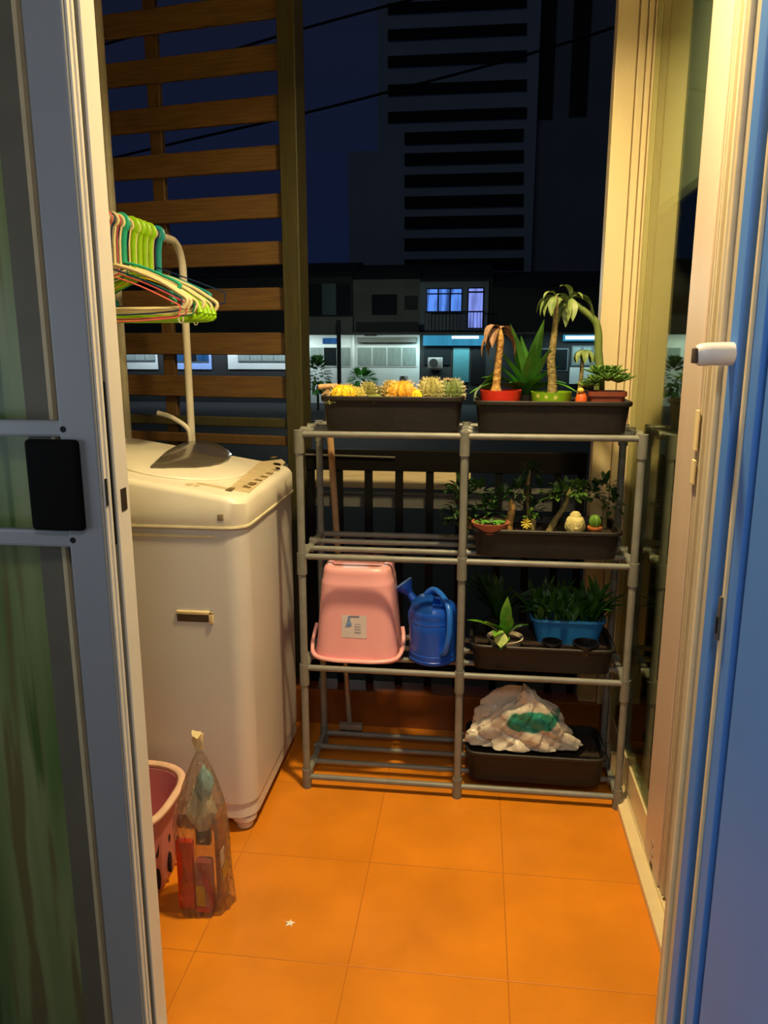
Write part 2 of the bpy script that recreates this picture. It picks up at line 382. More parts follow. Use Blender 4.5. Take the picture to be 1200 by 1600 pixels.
bm = NB(); box(bm, -1.43, -.682, 1.1, 1.138, .03, .10); box(bm, -1.43, -.682, 1.1, 1.138, 2.08, 2.15); box(bm, -1.43, -1.38, 1.1, 1.138, .1, 2.08); s2('outer_frame', bm, M_greyframe)
bm = NB(); box(bm, XE-.0005, XE+.0012, 1.112, 1.13, P(193, 797, 1.12).z, P(193, 763, 1.12).z, bev=.0004); s2('strike_plate', bm, pm('dark_bronze', (70, 58, 44), .45, metal=.4))
# pull handle groove on the glass door, seen as a dark slot beside the screen
bm = NB(); box(bm, XE-.012, XE-.006, 1.0985, 1.1, P(178, 850, 1.1).z, P(178, 596, 1.1).z, bev=.002); s2('pull_groove', bm, M_dark)
# frosted glass with a leafy green pattern
def leafglass():
    m = D.materials.new('green_patterned_glass'); m.use_nodes = True; nt = m.node_tree; N = nt.nodes; L = nt.links; b = N['Principled BSDF']
    tc = N.new('ShaderNodeTexCoord')
    def layer(rot, sc, seed):
        mp = N.new('ShaderNodeMapping'); mp.inputs['Rotation'].default_value = (0, R(rot), 0); mp.inputs['Scale'].default_value = sc; mp.inputs['Location'].default_value = (seed, 0, seed)
        nz = N.new('ShaderNodeTexNoise'); nz.inputs['Scale'].default_value = 1; nz.inputs['Detail'].default_value = 2
        L.new(tc.outputs['Object'], mp.inputs[0]); L.new(mp.outputs[0], nz.inputs['Vector']); return nz.outputs['Fac']
    a = layer(8, (16, 1, 1.6), 3.1); c = layer(-24, (26, 1, 2.2), 9.4); d = layer(20, (30, 1, 2.), 5.5)
    r1 = N.new('ShaderNodeValToRGB'); r1.color_ramp.elements[0].position = .35; r1.color_ramp.elements[1].position = .68
    r1.color_ramp.elements[0].color = lin((92, 124, 58)); r1.color_ramp.elements[1].color = lin((158, 170, 112)); L.new(a, r1.inputs[0])
    mx = N.new('ShaderNodeMix'); mx.data_type = 'RGBA'
    r2 = N.new('ShaderNodeValToRGB'); r2.color_ramp.elements[0].position = .56; r2.color_ramp.elements[1].position = .64
    L.new(c, r2.inputs[0]); L.new(r2.outputs[0], mx.inputs['Factor']); L.new(r1.outputs[0], mx.inputs['A']); mx.inputs['B'].default_value = lin((118, 110, 62))
    mx2 = N.new('ShaderNodeMix'); mx2.data_type = 'RGBA'
    r3 = N.new('ShaderNodeValToRGB'); r3.color_ramp.elements[0].position = .60; r3.color_ramp.elements[1].position = .67
    L.new(d, r3.inputs[0]); L.new(r3.outputs[0], mx2.inputs['Factor']); L.new(mx.outputs['Result'], mx2.inputs['A']); mx2.inputs['B'].default_value = lin((74, 104, 40))
    L.new(mx2.outputs['Result'], b.inputs['Base Color']); b.inputs['Roughness'].default_value = .3; return m
bm = NB(); box(bm, -1.38, -.682, 1.114, 1.12, .10, 2.08); s2('glass_pane', bm, leafglass())

# ------------------------------------------------------------------ timber slat screen and the railing
scr = thing('slat_screen', 'brown timber slat privacy screen standing on the balcony edge', 'screen', (-.63, 2.7, .137))
scr.rotation_euler = (0, 0, R(-10))
A = Vector((-.64, 2.715, 0)); dv = Vector((-math.cos(R(10)), math.sin(R(10)), 0)); nv = Vector((dv.y, -dv.x, 0))
def scrbox(u0, u1, w0, w1, z0, z1):
    q = [A+dv*u+nv*w+Vector((0, 0, z)) for z in (z0, z1) for (u, w) in ((u0, w0), (u1, w0), (u1, w1), (u0, w1))]
    bm = NB(); loft(bm, [q[:4], q[4:]])
    es = bm.edges[:]; bmesh.ops.bevel(bm, geom=es, offset=.003, segments=1, affect='EDGES'); return bm
zs = [1.268+.1535*i for i in range(9)]
for i, z in enumerate(zs):
    obj('slat', scrbox(.0, 1.15, -.009, .009, z-.078, z), M_wood, scr, smooth=False)
obj('end_post', scrbox(-.035, .028, -.04, .04, .0, 2.6), M_olive, scr, smooth=False)
obj('stiffener', scrbox(.50, .555, -.012, .034, .9, 2.6) if False else scrbox(.50, .548, .0095, .034, .9, 2.6), M_woodp, scr, smooth=False)
obj('end_post', scrbox(1.15, 1.21, -.03, .03, .0, 2.6), M_woodp, scr, smooth=False)
obj('bottom_rail', scrbox(.0, 1.15, -.02, .02, 1.085, 1.118), M_olive, scr, smooth=False)
obj('bottom_rail', scrbox(.0, 1.15, -.02, .02, 1.02, 1.055), M_woodp, scr, smooth=False)

rl = thing('balcony_railing', 'black iron balcony railing with flat bars behind the plant rack', 'railing', (-.1, 2.66, .137))
bm = NB(); box(bm, -.6, .375, 2.648, 2.672, .945, 1.02, bev=.003); obj('top_rail', bm, M_iron, rl, smooth=False)
bm = NB(); box(bm, -.6, .375, 2.652, 2.668, .20, .23, bev=.003); obj('bottom_rail', bm, M_iron, rl, smooth=False)
for x0 in (465.0, 485, 529, 575.5, 623.5, 671.5, 719):
    a = P(x0-6, 745, 2.652).x; b = P(x0+6, 745, 2.652).x
    if a < -.60: continue
    bm = NB(); box(bm, a, b, 2.652, 2.668, .137, .95); obj('bar', bm, M_iron, rl, smooth=False)
for x in (.08, .18, .28, .36):
    bm = NB(); box(bm, x-.013, x+.013, 2.652, 2.668, .137, .95); obj('bar', bm, M_iron, rl, smooth=False)
bm = NB(); box(bm, -.78, -.018, 2.76, 2.80, .862, .942, bev=.003)
lp = obj('ledge_board', bm, M_plank, smooth=False); tag(lp, 'pale board fixed outside, seen between the railing bars', 'board')
bm = NB(); box(bm, -.85, .5, 2.72, 2.90, .80, .85); o = obj('outer_ledge', bm, pm('grey_ledge', (90, 90, 86), .8, var=.06), smooth=False); o['kind'] = 'structure'
o.name = 'trim_10'
bm = NB(); tube(bm, [(-.60, 2.643, 1.0), (-.28, 2.643, .995)], .004, seg=8)
tag(obj('cable_conduit', bm, pm('dull_conduit', (84, 84, 78), .6)), 'thin grey conduit running along the railing behind the rack', 'pipe')

# ------------------------------------------------------------------ outside at night
M_ground = pm('street_ground', (16, 16, 16), .9)
struct('ground', bx(-120, 120, 2.9, 200, -1.4, -1.25), M_ground)
M_tower = pm('tower_concrete', (150, 158, 164), .9, var=.04, scale=.2)
M_band = pm('tower_dark_band', (16, 17, 17), .9, var=.2, scale=.3)
tw = thing('apartment_tower', 'tall pale tower block with dark window bands against the night sky', 'building', (-3, 90, -1.25))
def fpx(name, x0, x1, y0, y1, Y, depth, mat, par, proud=0.):
    ym = (y0+y1)/2; a = P(x0, ym, Y-proud); b = P(x1, ym, Y-proud); zc0 = P((x0+x1)/2, y1, Y-proud).z; zc1 = P((x0+x1)/2, y0, Y-proud).z
    bm = NB(); box(bm, a.x, b.x, Y-proud, Y-proud+depth, zc0, zc1); return obj(name, bm, mat, par, smooth=False)
fpx('main_block', 590, 840, -160, 470, 90, 18, M_tower, tw)
fpx('side_annex', 545, 600, 236, 470, 90.5, 14, M_tower, tw)
fpx('rear_wing', 790, 965, -160, 470, 92, 16, pm('tower_dark_concrete', (118, 124, 126), .9, var=.04, scale=.2), tw)
for (yy) in (8, 50, 92, 137, 180, -36, -78):
    fpx('window_band', 606, 823, yy-9, yy+7, 90, .5, M_band, tw, .3)
for yy in (214, 247, 281, 315, 347, 381, 414):
    fpx('window_band', 632, 818, yy-10, yy+8, 90, .5, M_band, tw, .3)
fpx('stair_strip', 843, 870, -150, 184, 92, .5, pm('strip_dark', (38, 34, 30), .9), tw, .3)
fpx('stair_strip', 897, 925, -150, 180, 92, .5, MATS['strip_dark'], tw, .3)

Mw1 = pm('grimy_render', (84, 83, 76), .9, var=.12, scale=.6)
Mw2 = pm('dark_render', (36, 36, 35), .9, var=.15, scale=.5)
Mw3 = pm('white_render', (206, 210, 204), .85, var=.06, scale=.8, stretch=(1, 1, 3))
Mw4 = pm('framed_render', (96, 104, 108), .9, var=.06, scale=.7)
Mgl = pm('night_window_glass', (22, 28, 30), .7, var=.2, scale=.6, spec=.1)
Mcur = pm('closed_blind', (128, 140, 132), .8, var=.1, scale=2, stretch=(6, 1, 1))
Mroof = pm('dark_roof', (20, 19, 18), .9)
E_blue = emit('lit_window_blue', (96, 150, 255), 1.0, .8, 1.2)
E_door = emit('lit_door_lilac', (140, 160, 255), 1.0, .45, 1.2)
E_cyan = emit('lit_fascia_cyan', (70, 170, 215), .75, .25, .6)
E_tube = emit('fluorescent_tube', (220, 250, 255), 3.2)
E_dimb = emit('dim_lit_pane', (60, 120, 190), .55, .4, 1.)
HY = 35.0
def house(label, x0, x1, upper, roof_y=428, lower=Mw3):
    c = P((x0+x1)/2, 522, HY)
    t = thing('row_house', label, 'house', (c.x, HY, -1.25), 'row houses across the street')
    a = P(x0, 522, HY); b = P(x1, 522, HY)
    bm = NB(); box(bm, a.x+.01, b.x-.01, HY, HY+7, 1.9, P(x0, roof_y+9, HY).z); obj('upper_wall', bm, upper, t, smooth=False)
    bm = NB(); box(bm, a.x, b.x, HY, HY+7, -1.25, 1.83); obj('lower_wall', bm, lower, t, smooth=False)
    bm = NB(); box(bm, a.x, b.x, HY-1.0, HY+.02, 1.80, 1.90); obj('floor_slab', bm, Mw1, t, smooth=False)
    z = P(x0, roof_y+9, HY).z
    bm = NB(); prism(bm, [(a.x, HY-.6, z), (a.x, HY+3, z+.9), (a.x, HY+7.5, z)], (b.x-a.x, 0, 0)); obj('roof', bm, Mroof, t, smooth=False)
    return t
def window(t, x0, x1, y0, y1, n, pane, frame=None, proud=.03, fr=.06):
    fo = fpx('window', x0, x1, y0, y1, HY, .08, frame or Mw3, t, proud)
    w = (x1-x0)/n
    for i in range(n):
        a = P(x0+i*w, y1, HY-proud-.02); b = P(x0+(i+1)*w, y0, HY-proud-.02); zc0 = P((x0+x1)/2, y1, HY-proud-.02).z; zc1 = P((x0+x1)/2, y0, HY-proud-.02).z
        bm = NB(); box(bm, a.x+fr*.5, b.x-fr*.5, HY-proud-.02, HY-proud, zc0+fr, zc1-fr); obj('pane', bm, pane[i % len(pane)] if isinstance(pane, list) else pane, fo, smooth=False)
    return fo
hA = house('dark row house with upper glazing and grey parapet, left of the middle house', 478, 552, Mw2, 424)
window(hA, 480, 548, 441, 494, 3, [Mgl, pm('teal_pane', (40, 62, 60), .4), Mgl], Mw2)
fpx('parapet', 479, 551, 495, 521, HY, .2, Mw1, hA, .95)
window(hA, 484, 548, 541, 573, 3, [Mcur, Mgl, Mcur])
fpx('transom_pane', 504, 526, 528, 537, HY, .05, E_dimb, hA, .06)
fpx('downpipe', 551, 554, 523, 610, HY, .12, Mw3, hA, .2)
hB = house('row house with four grey blinds above a white wall, middle of the street', 552, 656, Mw1, 428)
fpx('dark_window', 581, 620, 460, 492, HY, .06, Mgl, hB, .05); fpx('dark_window', 632, 652, 462, 484, HY, .06, Mw2, hB, .05)
window(hB, 558, 651, 541, 573, 4, Mcur)
fpx('awning_strip', 558, 651, 527, 535, HY, .3, Mw1, hB, .3)
fpx('balcony_railing', 556, 654, 503, 521, HY, .06, Mw2, hB, .95)
hC = house('row house with blue lit upstairs window and tall lit balcony door', 656, 768, Mw2, 428, Mw2)
fpx('window_surround', 656, 763, 440, 516, HY, .15, Mw4, hC, .12)
window(hC, 666, 722, 450, 489, 3, E_blue, Mgl, .16, .05)
fpx('window_header', 667, 722, 458, 460, HY, .05, Mgl, hC, .24)
fpx('balcony_door', 730, 756, 449, 513, HY, .06, Mgl, hC, .14); fpx('door_pane', 732, 754, 451, 512, HY, .05, E_door, hC, .18)
fpx('door_header', 731, 755, 455, 457.5, HY, .05, Mgl, hC, .24)
fpx('lit_fascia', 661, 758, 524, 540, HY, .1, E_cyan, hC, .3)
fpx('lamp_tube', 706, 748, 525, 529, HY, .08, E_tube, hC, .5)
fpx('teal_door', 708, 733, 543, 597, HY, .06, pm('teal_door', (62, 118, 124), .5), hC, .06)
fpx('shop_window', 663, 704, 541, 570, HY, .06, Mgl, hC, .06)
fpx('dark_doorway', 736, 758, 541, 600, HY, .05, M_iron, hC, .04)
bm = NB()
for i in range(18):
    a = P(664+i*5.4, 518, HY-.95); box(bm, a.x-.012, a.x+.012, HY-.96, HY-.94, 1.9, 2.75)
a = P(664, 500, HY-.95); b = P(758, 500, HY-.95); box(bm, a.x, b.x, HY-.97, HY-.93, 2.72, 2.78); obj('balcony_bars', bm, M_iron, hC, smooth=False)
hD = house('dark row house with a white tube light under its slab, behind the tall plants', 768, 985, Mw2, 440, Mw2)
fpx('lamp_tube', 884, 943, 525, 530, HY, .08, E_tube, hD, .6)
fpx('lit_fascia', 880, 945, 523, 533, HY, .1, E_cyan, hD, .3)
window(hD, 893, 942, 540, 572, 3, Mcur, Mw4); window(hD, 840, 888, 544, 580, 2, Mgl, Mw4)
fpx('white_panel', 890, 945, 574, 600, HY, .1, Mw3, hD, .1)
hE = house('row house with pale ground floor windows seen between the timber slats', 130, 478, Mw2, 428, Mw2)
fpx('white_panel', 356, 456, 551, 577, HY, .1, Mw3, hE, .05); window(hE, 372, 446, 553, 566, 4, Mcur, Mw4, .08)
fpx('blue_panel', 266, 330, 551, 577, HY, .1, pm('blue_white_render', (150, 180, 236), .8), hE, .05); window(hE, 270, 326, 552, 566, 3, [E_dimb, Mgl, E_dimb], Mw4, .08)
fpx('grey_panel', 190, 246, 551, 577, HY, .1, Mw3, hE, .05); window(hE, 195, 242, 552, 565, 3, Mcur, Mw4, .08)
# air conditioners
def aircon(px, py, w, label, Y=HY-.55, dark=False):
    c = P(px, py, Y); s = w/F*Y*1.0; hh = s*.36
    t = thing('air_conditioner', label, 'air conditioner', (c.x, Y, c.z-hh), 'outdoor units on the houses across the street')
    bm = NB(); box(bm, c.x-s/2, c.x+s/2, Y-.15, Y+.15, c.z-hh, c.z+hh, bev=.02); obj('casing', bm, pm('ac_casing', (196, 196, 188), .6), t)
    bm = NB(); bmesh.ops.create_cone(bm, cap_ends=True, segments=20, radius1=hh*.82, radius2=hh*.82, depth=.05, matrix=Matrix.Translation((c.x-s*.1, Y-.17, c.z)) @ Matrix.Rotation(R(90), 4, 'X')); obj('fan_grille', bm, pm('ac_grille', (84, 88, 84), .6), t)
    bm = NB(); box(bm, c.x-s*.4, c.x+s*.4, Y-.15, HY-.01, c.z-hh-.08, c.z-hh); obj('bracket', bm, Mw1, t, smooth=False)
aircon(578, 515, 20, 'outdoor air conditioner on the upper ledge of the middle house')
aircon(680, 567, 22, 'white outdoor air conditioner on the wall below the lit window')
aircon(631, 591, 13, 'small outdoor air conditioner low on the white wall')
# pole, bushes
bm = NB(); a = P(529, 500, 33); tube(bm, [(a.x, 33, -1.25), (a.x, 33, a.z)], .09, seg=10)
tag(obj('utility_pole', bm, Mroof), 'dark pole standing in front of the left row house', 'pole')
M_bush = pm('lit_bush_leaf', (110, 200, 80), .7, rgb2=(70, 150, 50), scale=3)
M_bushd = pm('dim_bush_leaf', (84, 140, 66), .7, rgb2=(50, 100, 40), scale=3)
def bush(px, py, w, h, Y, label, mat, n=160):
    c = P(px, py, Y); base = Vector((c.x, Y, -1.25)); rw = w/F*Y/2; top = P(px, py-h/2, Y).z; rh = h/F*Y/2
    t = thing('street_bush', label, 'bush', base)
    bm = NB(); tube(bm, [base, Vector((c.x, Y, c.z-rh*.6))], .05, seg=6); obj('stem', bm, Mroof, t)
    bm = NB()
    for i in range(n):
        th = random.uniform(0, 2*PI); ph = random.uniform(-.5, 1.3)
        d = Vector((math.cos(th)*math.cos(ph), math.sin(th)*math.cos(ph), math.sin(ph)))
        leaf(bm, Vector((c.x, Y, c.z-rh*.4))+Vector((d.x*rw*.6, d.y*rw*.6, d.z*rh*.8)), d, rw*.62, rw*.2, droop=.7, seg=4)
    obj('foliage', bm, mat, t)
bush(566, 590, 46, 26, 32, 'bright green spiky bush at the foot of the white wall across the street', M_bush)
bush(496, 580, 44, 76, 31, 'dark green tree at the left of the street beside the pole', M_bushd, 260)
# overhead cables
def cable(pts, Y, label):
    bm = NB(); tube(bm, smoothpath([P(x, y, Y) for x, y in pts], 6), .022, seg=6)
    tag(obj('overhead_cable', bm, M_iron), label, 'cable', 'power cables crossing the night sky')
cable([(60, 98), (160, 70), (310, 28), (430, -10), (640, -70)], 14, 'dark overhead cable highest of the three, crossing the top slats')
cable([(60, 166), (160, 138), (260, 110), (470, 46), (640, 0), (800, -40)], 14, 'dark overhead cable meeting the top of the tower')
cable([(60, 276), (255, 228), (437, 186), (590, 148), (800, 92), (950, 46), (1150, -20)], 14, 'dark overhead cable running lowest across the tower')

# ------------------------------------------------------------------ plant rack of grey pipes
XS = (-.509, -.033, .452); YF = 2.165; YB = 2.45; LV = (1.128, .763, .408, .037)
rk = thing('pipe_rack', 'grey plastic pipe rack with four tiers and two bays holding the plants', 'rack', (-.03, 2.3, 0))
for x in XS:
    for y in (YF, YB):
        bm = NB(); tube(bm, [(x, y, 0), (x, y, 1.135)], .0112, seg=14); obj('post', bm, M_pipe, rk)
        for z in LV:
            bm = NB(); z0, z1 = (z-.055, z+.012) if z > .1 else (0.0, .065)
            tube(bm, [(x, y, z0), (x, y, z1)], .0148, seg=14)
            if y == YF: tube(bm, [(x, y, z), (x, y+.035, z)], .0135, seg=10)
            obj('joint', bm, M_conn, rk)
for z in LV:
    for y, r in ((YF, .0092), (YF+.095, .0085), (YF+.19, .0085), (YB, .0092)):
        for a, b in zip(XS[:-1], XS[1:]):
            bm = NB(); tube(bm, [(a, y, z), (b, y, z)], r, seg=12); obj('rail', bm, M_pipe, rk)
    for x in XS:
        bm = NB(); tube(bm, [(x, YF, z), (x, YB, z)], .0105, seg=12); obj('side_rail', bm, M_pipe, rk)
        for y in (YF+.095, YF+.19):
            bm = NB(); tube(bm, [(x-.016, y, z), (x+.016, y, z)], .0125, seg=10); obj('rail_socket', bm, M_conn, rk)

# ------------------------------------------------------------------ planters
def planter(x0, x1, y0, y1, z, h, label, soil=.72):
    cx, cyy = (x0+x1)/2, (y0+y1)/2; hw, hd = (x1-x0)/2, (y1-y0)/2
    t = thing('planter_trough', label, 'planter', (cx, cyy, z), 'dark plastic planter troughs on the rack')
    bm = NB(); n = 44
    def rg(f, zz, e=9): return sring(cx, cyy, zz, hw*f-(0), hd-(hw-hw*f), e, n)
    rings = [rg(.93, z), rg(.965, z+h*.82), rg(.985, z+h*.84), rg(1., z+h*.88), rg(1., z+h-.003), rg(.985, z+h), rg(.955, z+h-.003), rg(.93, z+h*.7), rg(.90, z+.012)]
    loft(bm, rings); obj('trough', bm, M_trough, t, ang=30)
    bm = NB(); a = sring(cx, cyy, z+.012, hw*.915, hd-hw*.085, 9, n); b = sring(cx, cyy, z+h*soil, hw*.925, hd-hw*.075, 9, n)
    loft(bm, [a, b]); obj('soil', bm, M_soil, t)
    return t
ZB = .0105
planter(-.452, -.038, 2.178, 2.392, LV[0]+ZB, .098, 'dark trough of round cacti on the top tier, left')
planter(-.012, .428, 2.178, 2.392, LV[0]+ZB, .088, 'dark trough with the red and green pots on the top tier, right')
planter(-.008, .424, 2.178, 2.40, LV[1]+ZB, .084, 'brown trough of small bonsai plants on the second tier')
planter(-.006, .428, 2.178, 2.40, LV[2]+ZB, .082, 'brown trough holding the blue pot and leafy plants on the third tier')
planter(-.012, .424, 2.178, 2.40, LV[3]+ZB, .10, 'brown trough under the white plastic bag on the lowest tier')

# ------------------------------------------------------------------ cacti in the left top trough
ZS = LV[0]+ZB+.098*.72
def cactus(px, w, h, Y, label, rgb, ribs=13, flower=None, spine=(226, 214, 170), spiny=True, cat='cactus', zoff=0):
    c = P(px, 620, Y); rw = w/F*2.3/2*1.04; rh = h/F*2.3/2*1.04
    base = Vector((c.x, Y, ZS+zoff))
    t = thing('round_cactus', label, cat, base, 'cacti in the top left trough')
    bm = NB(); blob(bm, base+Vector((0, 0, rh*.9)), rw, rw, rh, ribs=ribs, depth=.16, seg=ribs*4, rings=12, zmin=-.96)
    obj('stem', bm, pm('cactus_%d_%d_%d' % rgb, rgb, .6, var=.15, scale=40, bump=.3), t)
    if spiny:
        bm = NB()
        for k in range(ribs):
            for j in range(2, 10):
                th = PI*j/11; a = 2*PI*(k+.5)/ribs
                n = Vector((math.sin(th)*math.cos(a), math.sin(th)*math.sin(a), math.cos(th)))
                p = base+Vector((0, 0, rh*.9))+Vector((n.x*rw, n.y*rw, n.z*rh))
                if p.z < base.z+.004: continue
                for s in range(2):
                    d = (n+Vector([random.uniform(-.7, .7) for _ in range(3)])).normalized()
                    tube(bm, [p-n*.001, p+d*rw*.26], [.0009, .0003], seg=3)
        obj('spines', bm, pm('spine_%d_%d_%d' % spine, spine, .6), t)
    if flower:
        bm = NB()
        for k in range(9):
            a = 2*PI*k/9; fleshy(bm, base+Vector((flower[0]*rw, flower[1]*rw, rh*flower[2])), (math.cos(a), math.sin(a), .7), .012, .006, seg=4)
        obj('flower', bm, pm('fl_%d_%d_%d' % flower[3], flower[3], .5), t)
cactus(537, 38, 30, 2.235, 'bright yellow round cactus leftmost in the top trough', (240, 196, 30), 11, spine=(250, 220, 90))
cactus(519, 22, 14, 2.205, 'small flat green cactus at the front left corner of the trough', (126, 140, 62), 9, zoff=-.0)
cactus(558, 26, 26, 2.26, 'dull yellow green cactus just right of the bright yellow one', (176, 166, 62), 11)
cactus(575, 26, 34, 2.29, 'olive green cactus at the back of the trough, left half', (118, 118, 50), 12)
cactus(591, 24, 26, 2.33, 'darker green cactus at the back beside the olive one', (86, 92, 44), 12)
cactus(586, 30, 16, 2.212, 'low green cactus at the front of the trough, left of centre', (128, 146, 70), 10, spiny=False)
cactus(609, 24, 36, 2.31, 'olive brown cactus behind the orange one', (150, 126, 56), 12)
cactus(628, 42, 36, 2.25, 'orange yellow ribbed cactus at the middle of the trough', (224, 160, 44), 13, spine=(250, 214, 120))
cactus(673, 38, 42, 2.25, 'round grey green cactus thick with pale spines, second from right', (150, 146, 84), 15, spine=(232, 220, 176))
cactus(706, 36, 40, 2.27, 'green spiny cactus with pale pink tip at the right end of the trough', (96, 116, 58), 14, flower=(-.2, -.3, 1.75, (226, 170, 150)))
cactus(651, 17, 24, 2.205, 'tiny bright yellow cactus at the front beside the spiny round one', (250, 212, 20), 9, spiny=False)
# trowel laid on the corner
tr = thing('garden_trowel', 'pale wooden handled trowel lying on the left corner of the cactus trough', 'trowel', (-.44, 2.3, ZS+.03))
a = P(497, 605, 2.30); b = P(530, 604, 2.33)
bm = NB(); tube(bm, smoothpath([a, a.lerp(b, .5)+Vector((0, 0, .002)), b], 5), [.006, .008, .0085, .008, .0078, .0078, .0082, .0085, .0082, .0075, .006], seg=12); obj('handle', bm, M_stick, tr)
bm = NB(); c = P(512, 609, 2.31); e = P(506, 628, 2.24); tube(bm, smoothpath([c, c.lerp(e, .5), e], 4), [.006, .008, .011, .013, .014, .013, .011, .008, .003], seg=10, flat=.35); obj('blade', bm, pm('dull_steel_tan', (150, 124, 94), .5, metal=.2), tr)

# ------------------------------------------------------------------ potted plants on the top right
ZT = LV[0]+ZB+.012
def pot(t, c, z0, r0, r1, h, mat, rimh=.0, seg=28):
    bm = NB(); prof = [(r0, 0), (r1, h-rimh)]
    if rimh: prof += [(r1*1.08, h-rimh), (r1*1.1, h)]
    rt_ = prof[-1][0]; prof += [(rt_*.9, h), (rt_*.86, h*.86)]
    lathe(bm, prof, (c.x, c.y, z0), seg); obj('pot', bm, mat, t)
    bm = NB(); lathe(bm, [(rt_*.2, h*.9), (rt_*.88, h*.86)][::-1], (c.x, c.y, z0), seg); obj('soil', bm, M_soil, t)
M_red = pm('red_glazed_pot', (214, 52, 34), .35, var=.05)
def dotpot():
    m = pm('green_dotted_pot', (128, 176, 32), .35, var=.04); nt = m.node_tree; N = nt.nodes; L = nt.links; b = N['Principled BSDF']
    tc = N.new('ShaderNodeTexCoord'); v = N.new('ShaderNodeTexVoronoi'); v.inputs['Scale'].default_value = 48; v.inputs['Randomness'].default_value = .35
    L.new(tc.outputs['Object'], v.inputs['Vector']); r = N.new('ShaderNodeValToRGB'); r.color_ramp.elements[0].position = .26; r.color_ramp.elements[1].position = .32
    r.color_ramp.elements[0].color = (1, 1, 1, 1); r.color_ramp.elements[1].color = (0, 0, 0, 1); L.new(v.outputs['Distance'], r.inputs[0])
    mx = N.new('ShaderNodeMix'); mx.data_type = 'RGBA'; L.new(r.outputs[0], mx.inputs['Factor']); src = b.inputs['Base Color'].links[0].from_socket
    L.new(src, mx.inputs['A']); mx.inputs['B'].default_value = lin((214, 216, 120)); L.new(mx.outputs['Result'], b.inputs['Base Color']); return m
M_grn = dotpot()
M_terra = pm('brown_plastic_pot', (128, 60, 36), .5, var=.08)
M_blkpot = pm('black_nursery_pot', (18, 18, 18), .5)
M_bark = pm('pale_knobbly_bark', (196, 158, 84), .7, rgb2=(150, 108, 60), scale=60, bump=.6, bscale=90)
M_barkg = pm('green_brown_bark', (150, 132, 84), .7, rgb2=(112, 104, 56), scale=50, bump=.6, bscale=90)
M_gstem = pm('green_fleshy_stem', (96, 122, 52), .5, rgb2=(120, 132, 70), scale=40)
M_dry = pm('wilted_brown_leaf', (160, 124, 94), .6, rgb2=(112, 84, 60), scale=40)
M_pale = pm('pale_green_leaf', (132, 150, 86), .5, rgb2=(92, 116, 60), scale=50)
M_agave = pm('agave_green', (100, 168, 62), .42, rgb2=(58, 116, 42), scale=12)
M_rose = pm('rosette_green', (104, 140, 58), .5, rgb2=(70, 104, 44), scale=40)
M_jade = pm('jade_green', (84, 120, 40), .4, rgb2=(56, 92, 30), scale=40)
M_fol = pm('dark_foliage', (46, 84, 30), .5, rgb2=(30, 62, 22), scale=30)
def stem(t, pts, rs, mat, name='trunk', sub=5, knob=0.):
    path = smoothpath(pts, sub); n = len(path); rr = []
    for i in range(n):
        q = i/(n-1)*(len(rs)-1); j = min(int(q), len(rs)-2); rr.append((rs[j]*(1-(q-j))+rs[j+1]*(q-j))*(1+random.uniform(-knob, knob)))
    bm = NB(); tube(bm, path, rr, seg=12); return obj(name, bm, mat, t)
# red pot
yq = 2.262
c = P(782, 620, yq); t = thing('potted_adenium', 'wilted brown leaved plant with pale trunk in a bright red pot', 'potted plant', (c.x, yq, ZT), 'desert plants on the top tier')
pot(t, c, ZT, .047, .060, .102, M_red)
stem(t, [(c.x-.014, yq, ZT+.075), P(776, 596, yq), P(779, 560, yq), P(781, 535, yq), P(779, 515, yq)], [.023, .012, .0105, .010, .0125, .010], M_bark, knob=.06)
bm = NB(); top = P(780, 524, yq)
for i, (dx, dz, L) in enumerate(((-1, .9, .095), (-.9, .5, .08), (.9, .9, .09), (.6, 1.2, .085), (-.4, 1.3, .09), (.2, 1.2, .07), (-.2, .4, .075), (.4, .5, .08), (-1.1, .3, .07))):
    leaf(bm, top+Vector((0, 0, random.uniform(-.005, .02))), (dx, random.uniform(-.6, .4), dz), L, .026, droop=4.2, fold=.5, seg=9)
obj('foliage', bm, M_dry, t)
# green dotted pot
c = P(861, 622, yq); t = thing('potted_adenium', 'tall bare stemmed plant in a lime green dotted pot', 'potted plant', (c.x, yq, ZT), 'desert plants on the top tier')
pot(t, c, ZT, .045, .058, .098, M_grn)
stem(t, [(c.x+.002, yq, ZT+.07), P(863, 596, yq), P(861, 565, yq), P(864, 540, yq), P(867, 512, yq), P(869, 480, yq), P(868, 462, yq)], [.017, .013, .012, .0105, .009, .0075, .006, .006], M_barkg, knob=.06)
bm = NB(); top = P(868, 464, yq)
for dx, dz, L, dy in ((-1, .5, .075, -.3), (-.8, .2, .07, -.5), (-1, .9, .08, .2), (.9, .5, .06, .2), (-.5, 1.6, .05, -.2), (-.3, .2, .07, -.8), (.5, .9, .06, .3)):
    leaf(bm, top, (dx, dy, dz), L, .024, droop=3.2, fold=.4, seg=8)
obj('foliage', bm, M_pale, t)
